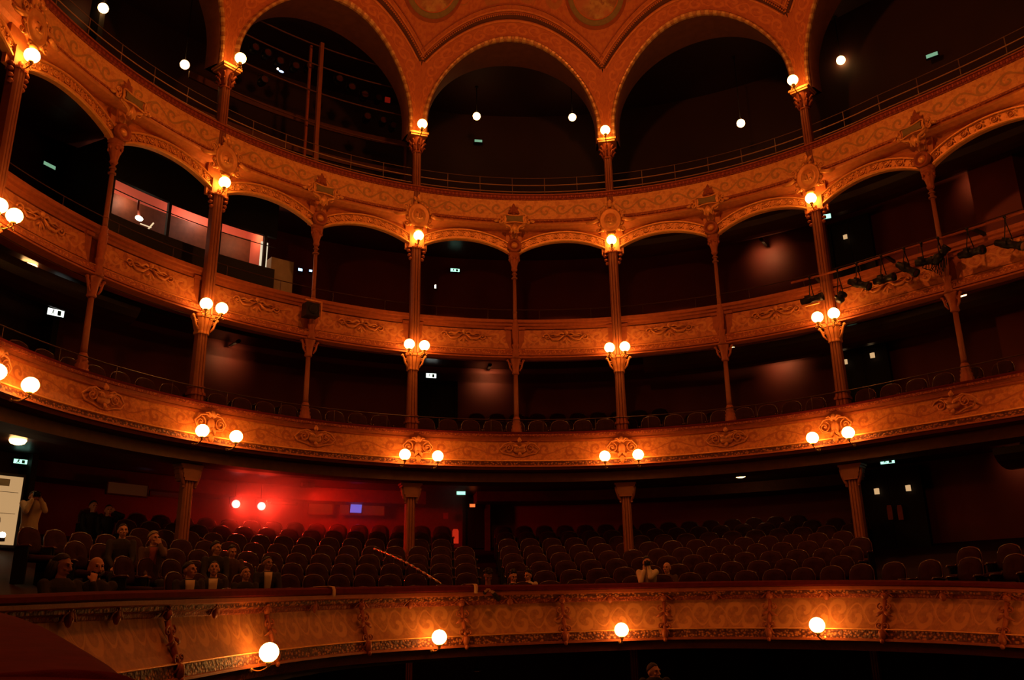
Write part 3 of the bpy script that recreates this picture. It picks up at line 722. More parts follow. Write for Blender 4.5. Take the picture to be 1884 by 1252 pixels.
for i, k in enumerate(MIN):
    P0 = cyl(k, 10, 3.95); t = thing('column', 'thin round column with small bracket capital on the second tier, %s thin one from the left' % ordn(i), 'column', P0, rotk(k))
    b = MB(); b.lathe([(.14, 0), (.14, .68), (.12, .7), (.13, .76), (.10, .80), (.12, .84), (.085, .88), (.1, .93), (.07, 1.0)], 0, 0, 14); b.build('base', M['gold_red'], t)
    thin_col(MB(), .98, 2.2, .066).build('shaft', M['iron'], t)
    b = MB(); b.lathe([(.07, 2.15), (.10, 2.18), (.09, 2.22), (.11, 2.4), (.15, 2.54), (.17, 2.58)], 0, 0, 12); scroll_bracket(b, 2.24, 2.56, .10, .22, -.05); b.build('capital', M['gold_red'], t)
    P0 = cyl(k, 9.90, 6.52); t = thing('column', 'slender turned column in front of the third tier, under the gallery, %s thin one from the left' % ordn(i), 'column', P0, rotk(k))
    b = MB(); b.lathe([(.05, 0), (.12, .02), (.08, .1), (.10, .16), (.06, .24), (.09, .34), (.10, .38), (.06, .42), (.085, .6), (.09, .9), (.06, 1.0), (.08, 1.06), (.05, 1.1)], 0, 0, 12); b.build('base', M['gold_red'], t)
    thin_col(MB(), 1.08, 2.56, .052, ((2.3, .085), (2.42, .075), (1.3, .06))).build('shaft', M['iron'], t)
    b = MB(); b.lathe([(.055, 2.5), (.09, 2.56), (.075, 2.6), (.10, 2.72), (.13, 2.8), (.11, 2.84), (.15, 2.88), (.16, 2.95), (.13, 2.97), (.17, 3.0), (.17, 3.08)], 0, 0, 8)
    for j in range(6): a = j*pi/3; b.ball((.13*cos(a), .13*sin(a), 2.85), (.035, .035, .05), 6, 4)
    b.build('capital', M['gold_red'], t)
# ================================================================== big arches of the gallery
def Rl(z): return 10-.133*(z-13.6)**2 if z > 13.6 else 10.0
def S5(kc, s, z, off=0.0): return cyl(kc+s/(10*DT), Rl(z)+off, z)
NI = 34
for i, kc in enumerate((-1, 1, 3, 5, 7, 9, 11)):
    t = thing('arch', 'large painted round arch over the %s bay of the gallery' % ('cut-off left', 'far left', 'left', 'middle', 'right', 'far right', 'cut-off right')[i], 'arch', cyl(kc, 10, 13.0), rotk(kc))
    hw = DT*10
    ri, ci, ro, co = 2.50, 13.5, 3.52, 13.05
    def inner(f):      # f 0..1 from left foot to right foot
        if f < .06: return (-ri, 13.0+(ci-13.0)*f/.06)
        if f > .94: return (ri, 13.0+(ci-13.0)*(1-f)/.06)
        a = pi*(1-(f-.06)/.88); return (ri*cos(a), ci+ri*sin(a))
    RO = ri+1.02; aV = math.acos(hw/RO); fV = .06+.88*aV/pi; zV = co+sqrt(ro*ro-hw*hw)
    def outer(f):
        g = min(f, 1-f); sg = -1 if f < .5 else 1
        if g <= fV: return (sg*hw, 13.0+(zV-13.0)*g/fV)
        a = pi*(1-(f-.06)/.88); s = max(-hw, min(hw, RO*cos(a))); return (s, co+sqrt(max(0, ro*ro-s*s)))
    fs = [j/60 for j in range(61)]
    b = MB(); P = []
    for f in fs:
        si, zi = inner(f); so, zo = outer(f); row = []
        for q in (0.07, .25, .5, .75, 1): row.append(S5(kc, si+(so-si)*q, zi+(zo-zi)*q, -.02))
        P.append(row)
    b.grid(P, False, False, True)
    for a_, f in enumerate(fs):
        for j, q in enumerate((0.07, .25, .5, .75, 1)): b.uv[a_*5+j] = (f*9, q)
    part(b, 'painted_face', M['arch'], t)
    def arc_mould(fun, name, mat, prof):
        b = MB(); P = []
        for a_, f in enumerate(fs):
            si, zi = inner(f); so, zo = outer(f); L = sqrt((so-si)**2+(zo-zi)**2)+1e-6; ux, uz = (so-si)/L, (zo-zi)/L
            cx, cz = (si, zi) if fun == 'i' else (so, zo)
            P.append([S5(kc, cx+ux*d, cz+uz*d, o) for d, o in prof])
        b.grid(P, False, False, False)
        for a_, f in enumerate(fs):
            for j in range(len(prof)): b.uv[a_*len(prof)+j] = (f*9, j*.05)
        part(b, name, mat, t)
    arc_mould('i', 'ribbon_moulding', M['beadg'], [(0, .02), (0, -.06), (.03, -.10), (.08, -.10), (.11, -.05), (.13, -.02)])
    f0 = [fV, 1-fV]; fs = [f0[0]+(f0[1]-f0[0])*j/48 for j in range(49)]
    arc_mould('o', 'leaf_moulding', M['umber'], [(-.07, -.02), (-.06, -.05), (-.02, -.07), (.02, -.07), (.05, -.04), (.05, 0)])
    arc_mould('o', 'thin_gilt_line', M['gold_dull'], [(-.14, -.015), (-.14, -.045), (-.10, -.045), (-.10, -.015)])
    arc_mould('o', 'thin_gilt_line', M['gold_dull'], [(.10, .0), (.10, -.03), (.14, -.03), (.14, 0)])
    arc_mould('o', 'border_line', M['gold_red'], [(.24, .0), (.24, -.025), (.27, -.025), (.27, 0)])
    g = MB()
    for j in range(0, 49*2):
        f = f0[0]+(f0[-1]-f0[0])*(j+.5)/98; so, zo = outer(f); g.ball(S5(kc, so, zo, -.1), (.028, .028, .028), 5, 4)
    part(g, 'bead_row', M['gold_dull'], t)
    # intrados
    fs = [j/60 for j in range(61)]
    b = MB(); P = []
    for f in fs:
        si, zi = inner(f); P.append([S5(kc, si, zi, 0), cyl(kc+si*.985/(10*DT), 10.0+(Rl(zi)-10)*.5, zi), cyl(kc+si*.97/(10*DT), 10.42, zi)])
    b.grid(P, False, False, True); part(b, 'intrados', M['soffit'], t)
    # back face of the arch, towards the gallery
    b = MB(); P = []
    for f in fs:
        si, zi = inner(f); P.append([cyl(kc+si*.97/(10*DT), 10.42, zi), cyl(kc+max(-hw, min(hw, si*1.15))/(10*DT), 10.42, zi+(16.65-zi)*(1-abs(2*f-1)**6))])
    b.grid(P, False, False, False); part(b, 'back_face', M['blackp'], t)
    # spandrel wall above, flowing into the dome
    b = MB(); P = []; cols = 33
    zs = [0, .15, .35, .6, .8, 1]
    for j in range(cols):
        s = -hw+2*hw*j/(cols-1); z0 = co+sqrt(ro*ro-s*s); P.append([S5(kc, s, z0+(18.6-z0)*q, .01) for q in zs])
    b.grid(P, False, False, True)
    for j in range(cols):
        s = -hw+2*hw*j/(cols-1); z0 = co+sqrt(ro*ro-s*s)
        for q_, q in enumerate(zs): b.uv[j*6+q_] = (s+hw, z0+(18.6-z0)*q)
    part(b, 'painted_spandrel', M['spandrel'], t)
for i, k in enumerate(MAJ):      # painted roundels between the arches
    t = thing('painted_roundel', 'round ceiling painting of pale clouds and figures in a ringed frame, %s from the left' % ordn(i), 'painting', S5(k, 0, 17.05), rotk(k))
    nt = NT('roundel_painting') if i == 0 else None
    if nt:
        oc = nt.n('ShaderNodeTexCoord').outputs['Object']; n1 = nt.noise(2.1, 5, oc, .55); n2 = nt.noise(4.7, 4, oc, .6); n3 = nt.noise(1.2, 2, oc)
        c = nt.mix(nt.step(n1, .42, .62), (.30, .11, .035), (.56, .38, .12)); c = nt.mix(nt.step(n2, .55, .68), c, (.20, .10, .045)); c = nt.mix(nt.step(n3, .5, .65), c, (.46, .16, .06))
        M['roundel_p'] = nt.done(c, .6)
    def disc(r0, r1, o0, o1, seg=40, rings=4):
        b = MB(); P = []
        for a_ in range(seg):
            a = 2*pi*a_/seg; P.append([S5(k, (r0+(r1-r0)*q/rings)*cos(a), 17.05+(r0+(r1-r0)*q/rings)*sin(a)*.82, o0+(o1-o0)*q/rings) for q in range(rings+1)])
        b.grid(P, True, False, True); return b
    part(disc(.0, .78, -.02, -.02), 'painted_disc', M['roundel_p'], t)
    b = disc(.77, .82, -.03, -.06, rings=2); part(b, 'inner_ring', M['gold_dull'], t)
    part(disc(.82, .98, -.05, -.04), 'wreath_band', M['green'], t)
    part(disc(.98, 1.06, -.06, -.01, rings=2), 'outer_ring', M['gold_red'], t)
# dome
b = MB(); P = []
prof = [(Rl(18.6), 18.6), (5.8, 19.4), (4.4, 19.9), (2.2, 20.3), (0.01, 20.4)]
for i in range(81): P.append([cyl(K0-1+(K1-K0+2)*i/80, R, z) for R, z in prof])
b.grid(P, False, False, True); b.build('ceiling', M['spandrel'], kind='structure')
# ================================================================== globe lamps
def bracket_lamp(name, label, group, loc, rz, arms, back=.30, drop=.18, scrolls=True):
    """wall bracket with opal globes; local -y faces the hall, the globe centres sit at the given (x, y, z)"""
    t = thing(name, label, 'lamp', loc, rz, group)
    for (gx, gy, gz) in arms:
        b = MB(); b.lathe([(.03, -.122), (.066, -.112), (.106, -.080), (.130, -.036), (.136, 0), (.130, .038), (.115, .072), (.089, .102), (.054, .124), (.001, .136)], n=20)
        gl_ = b.build('globe', M['globe'], t, loc=(gx, gy, gz))
        b = MB(); b.lathe([(.015, -.19), (.03, -.18), (.02, -.165), (.045, -.145), (.05, -.118), (.038, -.112)], n=10); b.build('gallery_cup', M['brass'], gl_)
        b = MB(); pts = []
        for i in range(13):
            f = i/12; pts.append((gx*(1-f)+0*f if len(arms) == 1 else gx*(1-f)+gx*.25*f, gy+(back-gy)*f, gz-.19-drop*sin(pi*f)*.6-.03*f))
        b.tube(pts, .014, 6); b.ball(pts[-1], (.05, .03, .05), 8, 5)
        if scrolls:
            for sx in (-1, 1): spiral(b, gx+sx*.06, gz-.21, .055, 1.2, pi/2, sx, gy+.03, .009, 14)
        b.build('scroll_arm', M['brass'], t)
    return t
# four in front of the big arches
for i, k in enumerate(MAJ):
    P0, n = cyl(k, 9.46, 13.08), rotk(k)
    bracket_lamp('globe_lamp', 'single lit globe at the foot of the big gallery arches, %s from the left' % ordn(i), 'globe lamps at the arch feet', P0, n, [(0, 0, 0)], .42, .12)
    bracket_lamp('globe_lamp', 'single lit globe lamp below the gallery medallion, %s from the left' % ordn(i), 'globe lamps below the medallions', cyl(k, 9.64, 9.76), n, [(0, 0, 0)], .20, .10)
    bracket_lamp('twin_globe_lamp', 'pair of lit globes on a column capital below the third tier, %s pair from left' % ordn(i), 'twin globe lamps on the capitals', cyl(k, 9.60, 6.67), n, [(-.20, 0, 0), (.20, 0, 0)], .25, .10)
    for sx in (-1, 1):
        bracket_lamp('globe_lamp', 'lit globe on the second tier front, %s one at the %s cartouche from the left' % ('left' if sx < 0 else 'right', ordn(i)), 'globe lamps on the second tier front', cyl(k+sx*.41/(9*DT), 8.98, 3.69), n, [(0, 0, 0)], .30, .08, False)
for i, u in enumerate((437, 783, 1137, 1525, 2010)):
    s = t1_s_at_px(u); P, n = t1(s, .58, 0); P.z = t1(s, 0, .18)[0].z+.10
    d = ray(u, (1203, 1174, 1160, 1151, 1170)[i]); tt = sqrt((P.x-CAM.x)**2+(P.y-CAM.y)**2); P.z = EZ+d.z/sqrt(d.x**2+d.y**2)*tt
    bracket_lamp('globe_lamp', 'large lit globe on a curled arm on the lowest balcony front, %s from left' % ordn(i), 'globe lamps on the lowest balcony front', P, atan2(n.x, -n.y), [(0, 0, 0)], .25, .06, False)
# ================================================================== ceiling domes of the boxes
def dome_lamp(u, v, R, label, h=.0, r=.14, full=False):
    P, k, z = at(u, v, R)
    t = thing('ceiling_globe' if full else 'ceiling_dome_light', label, 'lamp', P, rotk(k), 'globe lights hanging in the gallery' if full else 'dome lights under the tier ceilings')
    b = MB()
    if full: b.ball((0, 0, 0), (r, r, r), 16, 12)
    else: b.lathe([(.001, -.085), (.07, -.08), (.13, -.055), (.16, 0), (.15, .02)], n=16)
    b.build('diffuser', M['globe2'], t)
    if full: MB().lathe([(.012, .12), (.012, h)], n=6).build('stem', M['black'], t)
    MB().lathe([(.10, .0), (.15, .02), (.155, .05), (.12, .07)] if not full else [(.05, h-.03), (.06, h), (.03, h+.01)], n=14).build('ceiling_plate', M['black'], t)
    return t
for u, v, R, lb, zc in [(190, 15, 12.5, 'lit globe in the dark gallery, leftmost one near the top left corner', 0), (340, 119, 12.5, 'lit globe in the dark gallery left of the first big arch', 0),
                    (877, 214, 12.5, 'small lit globe behind the left half of the middle gallery arch', 0), (1053, 216, 12.5, 'small lit globe behind the right half of the middle gallery arch', 0),
                    (1363, 227, 12.5, 'small lit globe behind the gallery arch right of the middle', 0), (1547, 111, 12.5, 'lit globe in the gallery right of the rightmost arch foot', 0)]:
    z = at(u, v, R)[2]; dome_lamp(u, v, R, lb, 16.58-z, .125, True)
DOMES = [(110, 214, 11.9, 'bright dome light under the gallery, far left bay'), (526, 393, 12.1, 'bright dome light under the gallery, right of the lit control room'), (916, 448, 12.0, 'dome light half hidden by the small arch left of the middle roundel'),
         (1325, 434, 11.6, 'dome light half hidden behind the thin column right of centre'), (1728, 281, 11.4, 'dome light half hidden by the rightmost small arch'),
         (53, 490, 11.6, 'dome light under the third tier at the left edge'), (1345, 643, 11.6, 'dome light half hidden by a thin column capital of the second tier'), (1765, 543, 11.2, 'bright dome light under the third tier at the right'),
         (33, 811, 11.6, 'bright dome light under the second tier at the left edge'), (1362, 874, 11.7, 'bright dome light under the second tier right of centre'), (508, 874, 12.6, 'small dome light in the red haze under the second tier')]
for u, v, R, lb in DOMES: dome_lamp(u, v, R, lb, r=.14)
# ================================================================== exit signs
def sign(u, v, R, w_, h_, label, mat, tilt=0, back=True, name='exit_sign', cat='sign'):
    P, k, z = at(u, v, R); t = thing(name, label, cat, P, rotk(k)+tilt)
    b = MB(); b.box(-w_/2-.02, w_/2+.02, -.02, .05, -h_/2-.02, h_/2+.02); b.build('casing', M['black'], t)
    b = MB(); b.plate([(-w_/2, -h_/2), (w_/2, -h_/2), (w_/2, h_/2), (-w_/2, h_/2)], -.03, -.02); b.build('panel', M[mat], t)
    if u == 1633: MB().box(-.008, .008, .0, .016, h_/2, h_/2+max(.1, 3.44-z-h_/2)).build('hanging_rod', M['black'], t)
    if w_ > .25 and mat != 'exitd' and mat != 'blue':       # running-man pictogram, simple bars
        b = MB(); x = -w_*.18; b.box(x-.012, x+.012, -.034, -.03, -h_*.1, h_*.2); b.ball((x+.01, -.032, h_*.3), (.016, .004, .016), 8, 5)
        b.tube([(x, -.033, -h_*.1), (x+.03, -.033, -h_*.25), (x+.02, -.033, -h_*.4)], .006, 4); b.tube([(x, -.033, -h_*.1), (x-.03, -.033, -h_*.38)], .006, 4)
        b.box(w_*.1, w_*.32, -.034, -.03, -h_*.4, h_*.35); b.build('pictogram', M['greenp'], t)
    return t
M['shirt_w'] = plain('pale_tape', (.6, .4, .3), .7)
M['greenp'] = plain('sign_green', (.02, .25, .10), .5)
sign(102, 576, 12.6, .34, .15, 'bright green-white exit sign under the third tier at the left', 'exitw', -.3)
sign(793, 692, 13.0, .30, .13, 'bright white-green exit sign over the door at the back of the second tier', 'exitw')
sign(90, 305, 12.6, .30, .08, 'dim exit sign under the gallery at the far left', 'exitd')
sign(880, 260, 14.0, .26, .09, 'small dim exit sign behind the middle gallery arch', 'exitd')
sign(837, 498, 13.0, .28, .10, 'dim green exit sign at the back of the third tier left of centre', 'exit')
sign(848, 908, 12.2, .24, .09, 'pale exit sign over the dark doorway at the back of the lowest tier', 'exit')
sign(1633, 849, 10.45, .30, .12, 'green exit sign over the double doors of the lowest tier', 'exit', .2)
sign(1569, 608, 12.3, .22, .07, 'small exit sign over the double doors of the second tier', 'exitd', .2)
sign(1522, 399, 10.9, .18, .12, 'exit sign peeping out beside the fifth wide column under the gallery', 'exit', .3)
sign(1715, 102, 12.3, .28, .10, 'dim exit sign at the right of the dark gallery', 'exitd', .3)
sign(37, 850, 12.8, .26, .09, 'pale exit light under the second tier beside the lit poster', 'exit', -.3)
sign(552, 497, 12.9, .12, .07, 'small blue-white equipment light left of the thin column on the third tier', 'blue', 0, name='status_light', cat='light')
sign(571, 499, 12.9, .08, .06, 'tiny blue equipment light touching the thin column on the third tier', 'blue', 0, name='status_light', cat='light')
sign(262, 907, 13.3, .06, .05, 'tiny blue light in the projection window at the left', 'blue', 0, name='status_light', cat='light')
sign(801, 528, 12.9, .04, .11, 'small amber light on the dark pole at the back of the third tier', 'bulb', 0, name='status_light', cat='light')
sign(869, 931, 13.6, .16, .09, 'small glowing red lamp inside the dark doorway of the lowest tier', 'ember', 0, name='status_light', cat='light')
# ================================================================== doors
def double_door(u0, u1, vt, vb, R, label, win=None, plates=None, idx=1):
    Pa, ka, za = at((u0+u1)/2, vb, R); zt = at((u0+u1)/2, vt, R)[2]
    kl, kr = at(u0, vb, R)[1], at(u1, vb, R)[1]; w_ = (kr-kl)*DT*R; h_ = zt-za
    t = thing('door_%d' % idx, label, 'door', Pa, rotk(ka)); t['kind'] = 'structure'
    b = MB(); b.box(-w_/2-.08, -w_/2, -.06, .1, 0, h_+.08); b.box(w_/2, w_/2+.08, -.06, .1, 0, h_+.08); b.box(-w_/2, w_/2, -.06, .1, h_, h_+.08); b.build('frame', M['blackp'], t)
    for sx in (-1, 1):
        x0, x1 = sorted((sx*.004, sx*w_/2)); MB().box(x0, x1, -.02, .04, 0.01, h_).build('leaf', M['blackp'], t)
    return t, w_, h_
def door_window(u, v, R, s_, label, idx):
    P, k, z = at(u, v, R); t = thing('window_%d' % idx, label, 'window', P, rotk(k)); t['kind'] = 'structure'
    b = MB(); q = s_/2; o = [(-q, -q*1.1), (q, -q*1.1), (q, q*1.1), (-q, q*1.1)]; b.plate(o, -.035, -.02); b.build('lit_pane', M['paper2'], t)
    b = MB(); b.tube([(x, -.035, z_) for x, z_ in o+[o[0]]], .012, 4); b.build('pane_frame', M['blackp'], t)
M['paper2'] = glow('lit_door_pane', (1, .60, .28), .62)
double_door(1598, 1712, 866, 1036, 12.3, 'black double doors of the lowest tier with two lit square panes', idx=1)
double_door(1556, 1640, 622, 735, 12.35, 'black double doors of the second tier with two lit square panes', idx=2)
double_door(1540, 1610, 405, 512, 12.35, 'black door at the right of the third tier with one lit pane', idx=3)
for i, (u, v, s_) in enumerate([(1614, 905, .145), (1672, 899, .145), (1556, 667, .135), (1606, 655, .14), (1556, 437, .13)]):
    door_window(u, v, 12.22, s_, ('lit square pane in the left leaf of the lowest double doors', 'lit square pane in the right leaf of the lowest double doors', 'lit square pane in the left leaf of the second tier doors', 'lit square pane in the right leaf of the second tier doors', 'lit square pane in the third tier door')[i], i+1)
for i, u in enumerate((1638, 1657)):
    P, k, z = at(u, 944, 12.2); t = thing('push_plate', '%s brass push plate of the lowest double doors' % ('left', 'right')[i], 'door plate', P, rotk(k))
    MB().plate([(-.055, -.17), (.055, -.17), (.06, -.12), (.06, .12), (.045, .18), (-.045, .18), (-.06, .12), (-.06, -.12)], -.03, -.01).build('plate', M['gold_red'], t)
P, k, z = at(1661, 1036, 11.6)
o = MB().box(-.72, .72, -.015, .03, -.014, .014).build('step_edge', M['brass'], None, None, P, rotk(k)+.12); tag(o, 'bright metal edge strip of the step in front of the lowest double doors', 'step edge')
# dark doorway at the back of the lowest tier and its neighbours
double_door(856, 892, 922, 1010, 13.9, 'dark doorway left of centre at the back of the lowest tier', idx=4)
double_door(766, 836, 706, 800, 13.0, 'dim double doors under the exit sign at the back of the second tier', idx=5)
P, k, z = at(897, 960, 13.8)
ring([(13.75, 1.2), (13.75, 3.4), (14.2, 3.4), (14.2, 1.2)], k-.02, k+.02, .1).build('trim_4', M['umber'], kind='structure')
P, k, z = at(838, 987, 13.85); t = thing('notice_panel', 'small bright red panel with arched top left of the dark doorway', 'panel', P, rotk(k))
MB().plate([(-.09, -.21), (.09, -.21), (.09, .15), (.06, .2), (-.06, .2), (-.09, .15)], -.02, .02).build('panel', glow('red_lit_panel', (1, .04, .012), .5), t)
P, k, z = at(820, 950, 13.95); t = thing('notice_panel', 'small dull red square notice on the wall above the bright panel', 'panel', P, rotk(k)); MB().box(-.07, .07, -.02, .02, -.09, .09).build('panel', plain('red_notice', (.5, .04, .02)), t)
# projection windows in the red light
def win(u0, u1, v0, v1, R, mat, label, idx):
    P, k, z = at((u0+u1)/2, (v0+v1)/2, R); w_ = (u1-u0)/FPX*(P-CAM).length; h_ = (v1-v0)/FPX*(P-CAM).length
    t = thing('window_%d' % idx, label, 'window', P, rotk(k)); t['kind'] = 'structure'
    MB().box(-w_/2, w_/2, -.01, .01, -h_/2, h_/2).build('pane', mat, t)
    b = MB(); b.box(-w_/2-.03, w_/2+.03, -.04, .03, h_/2, h_/2+.03); b.box(-w_/2-.03, w_/2+.03, -.04, .03, -h_/2-.03, -h_/2); b.box(-w_/2-.03, -w_/2, -.04, .03, -h_/2, h_/2); b.box(w_/2, w_/2+.03, -.04, .03, -h_/2, h_/2); b.build('frame', M['umber'], t)
W1 = glow('dim_lit_window', (1, .22, .06), .02); W2 = glow('dim_red_window', (1, .05, .01), .10); W3 = glow('dimmer_window', (1, .16, .09), .007)
win(200, 269, 892, 910, 13.0, W1, 'dim orange projection window at the left of the lowest tier', 6)
win(279, 331, 895, 913, 13.6, W3, 'very dim projection window next to the orange one', 7)
win(346, 404, 898, 914, 13.9, W3, 'very dim projection window right of the first lowest pier', 8)
win(502, 545, 914, 927, 13.9, W2, 'thin red window right of the red spotlights', 9)
win(570, 611, 917, 945, 13.9, W2, 'red window at the back left of the blue screen', 10)
win(628, 706, 917, 947, 13.9, W2, 'wide red window at the back with the blue screen in it', 11)
P, k, z = at(655, 933, 13.75); t = thing('monitor', 'small glowing blue screen in the red rear window', 'screen', P, rotk(k)); MB().box(-.19, .19, -.01, .02, -.19, .19).build('casing', M['black'], t); MB().plate([(-.17, -.17), (.15, -.17), (.17, .17), (-.15, .17)], -.03, -.012).build('screen', M['screen'], t)
# ================================================================== lit poster at the left edge
P, k, z = at(4, 934, 12.2)
t = thing('poster_case', 'tall backlit cream poster at the left edge with faint print', 'poster', P, rotk(k)-.25)
MB().box(-.36, .36, 0, .08, -.78, .68).build('case', M['blackp'], t)
MB().plate([(-.33, -.72), (.31, -.72), (.31, .62), (-.33, .62)], -.02, -.002).build('sheet', M['paper'], t)
b = MB(); b.box(-.30, .06, -.025, -.02, .42, .56); b.box(-.3, .25, -.025, -.02, .30, .31); b.box(-.3, .25, -.025, -.02, -.12, -.11); b.build('print', plain('grey_print', (.35, .30, .20)), t)
b = MB(); b.ball((-.12, -.024, -.28), (.12, .004, .17), 12, 8); b.build('printed_figure', plain('brown_print', (.30, .10, .05)), t)
P, k, z = at(4, 985, 11.9); t = thing('foot_lamp', 'small bright lamp glowing at the foot of the lit poster', 'lamp', P, rotk(k)); MB().ball((0, 0, 0), (.07, .05, .06), 10, 7).build('lens', M['bulb'], t); MB().box(-.05, .05, -.03, .05, -.12, -.05).build('base', M['black'], t)
# ================================================================== red stage spotlights at the back of the lowest tier
for i, (u, v) in enumerate(((434, 928), (481, 932))):
    P, k, z = at(u, v, 13.0); t = thing('spotlight', '%s of the two glaring red spotlights at the back of the lowest tier' % ('left', 'right')[i], 'spotlight', P, 0, 'glaring red spotlights')
    d = (CAM+Vector((3, 4, 1))-P).normalized(); rz = atan2(-d.x, d.y)+pi; t.rotation_euler = (0, 0, rz)
    MB().lathe_y([(.09, .32), (.11, .28), (.11, .02), (.125, 0), (.125, -.03), (.115, -.03), (.115, .01), (.001, .015)], 0, 0, 18).build('housing', M['black'], t)
    MB().lathe_y([(.105, -.005), (.07, -.02), (.001, -.028)], 0, 0, 18).build('lens', M['hot'], t)
    b = MB(); b.tube([(-.14, .12, 0), (-.15, .12, .18), (0, .12, .22), (.15, .12, .18), (.14, .12, 0)], .01, 5); b.tube([(0, .12, .22), (0, .12, 3.38-z)], .012, 5); b.build('yoke', M['black'], t)
    L = light('spotlight_beam', 'SPOT', P+d*.12, 260, (1, .03, .012), P+d*4+Vector((2.0, 0, -.9)), spot_size=radians(95), spot_blend=.9, shadow_soft_size=.1)
    L2 = light('spotlight_spill', 'POINT', P+d*.55+Vector((0, 0, -.12)), 22, (1, .035, .012), shadow_soft_size=.12)
# added red wash lamp filling in red light on the rear wall and haze
t = thing('added_red_wash', 'added red wash lamp behind the second pier, red fill for the rear wall', 'spotlight', cyl(3.35, 12.4, 3.28), rotk(3.35))
MB().box(-.16, .16, -.10, .10, 0, .12).build('housing', M['black'], t)
light('red_wash_fill', 'SPOT', cyl(3.35, 12.3, 3.1), 400, (1, .02, .006), cyl(4.1, 14.2, 1.7), spot_size=radians(125), spot_blend=1, shadow_soft_size=.25)
light('red_wash_fill', 'SPOT', cyl(3.45, 12.2, 3.1), 90, (1, .03, .01), cyl(5.4, 14.2, 2.3), spot_size=radians(80), spot_blend=1, shadow_soft_size=.2)
# haze in front of the spotlights
hz = thing('haze', 'thin red-lit haze drifting in front of the red spotlights', 'haze', cyl(3.1, 11.8, 2.5))
b = ring([(10.5, 1.25), (10.5, 3.36), (13.9, 3.36), (13.9, 1.75)], 2.3, 4.6, .1)
vm = bpy.data.materials.new('thin_haze'); vm.use_nodes = True; nt_ = vm.node_tree; nt_.nodes.remove(nt_.nodes['Principled BSDF'])
vol = nt_.nodes.new('ShaderNodeVolumeScatter'); vol.inputs['Density'].default_value = .11; vol.inputs['Anisotropy'].default_value = .55
geo = nt_.nodes.new('ShaderNodeNewGeometry'); sx_ = nt_.nodes.new('ShaderNodeSeparateXYZ'); mr = nt_.nodes.new('ShaderNodeMapRange'); mr.interpolation_type = 'SMOOTHSTEP'
nt_.links.new(geo.outputs['Position'], sx_.inputs[0]); nt_.links.new(sx_.outputs[2], mr.inputs[0]); mr.inputs[1].default_value = EZ+1.5; mr.inputs[2].default_value = EZ+2.9; mr.inputs[4].default_value = .14; nt_.links.new(mr.outputs[0], vol.inputs['Density'])
nt_.links.new(vol.outputs[0], nt_.nodes['Material Output'].inputs['Volume'])
o = part(b, 'haze_volume', vm, hz); o['kind'] = 'stuff'
# ================================================================== lit control room on the third tier
def cr_box(k0, k1, R0, R1, z0, z1, name, mat, root): return part(ring([(R0, z0), (R0, z1), (R1, z1), (R1, z0)], k0, k1, .1), name, mat, root)
CR = thing('control_room', 'glazed control room on the third tier with a lit salmon wall, dark posts and a desk lamp', 'control room', cyl(2.2, 12, 7.4))
M['salmon'] = plain('salmon_wall', (.62, .16, .11), .6, 0, .1, 2)
kL, kR = 1.36, 2.80
cr_box(kL, kR, 12.95, 13.0, 9.98, 10.75, 'back_wall', M['salmon'], CR)
cr_box(kL, kR, 11.05, 11.15, 9.50, 10.6, 'header', M['blackp'], CR)
cr_box(kL, kR, 11.05, 11.10, 6.7, 8.62, 'front_wall', M['blackp'], CR)
cr_box(kL-.02, kL, 11.05, 13.0, 7.4, 10.6, 'side_wall', M['blackp'], CR)
cr_box(kR-.02, kR, 11.8, 13.0, 7.4, 10.6, 'side_wall', M['salmon'], CR)
cr_box(kL, kR, 12.6, 12.99, 7.4, 9.98, 'lower_back_wall', M['umber'], CR)
for kk in (1.84, 2.29, 2.70): cr_box(kk-.012, kk+.012, 11.04, 11.12, 8.5, 9.6, 'post', M['blackp'], CR)
part(ring([(11.06, 9.22), (11.06, 9.235), (11.08, 9.235), (11.08, 9.22)], kL, kR), 'cable', M['blackp'], CR)
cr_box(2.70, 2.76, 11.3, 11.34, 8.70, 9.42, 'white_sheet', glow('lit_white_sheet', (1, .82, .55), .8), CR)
cr_box(2.80, 3.0, 11.3, 11.7, 7.6, 9.06, 'grey_cabinet', plain('grey_cabinet', (.30, .23, .15), .6), CR)
dl = thing('desk_lamp', 'bright desk lamp over papers at the left of the control room', 'lamp', at(256, 402, 11.6)[0], rotk(1.5))
MB().ball((0, 0, 0), (.10, .06, .06), 12, 8).build('shade', M['bulb'], dl)
MB().tube([(0, 0, .02), (-.02, .05, .25), (.0, .1, .5)], .03, 6).build('stand', M['salmon'], dl)
b = MB(); b.tube([(.28, 0, -.16), (.40, 0, .04)], .02, 5); b.tube([(.05, 0, -.12), (.35, 0, -.10)], .015, 5); b.build('papers', glow('lit_paper', (1, .7, .4), .9), dl)
P = cyl(2.35, 12.3, 10.2); light('control_room_lamp', 'POINT', P, 40, (1, .50, .36), shadow_soft_size=.12)
light('control_room_lamp', 'POINT', cyl(1.75, 12.3, 9.9), 20, (1, .55, .35), shadow_soft_size=.08)
light('control_room_lamp', 'POINT', cyl(2.68, 12.0, 9.9), 20, (1, .5, .25), shadow_soft_size=.08)
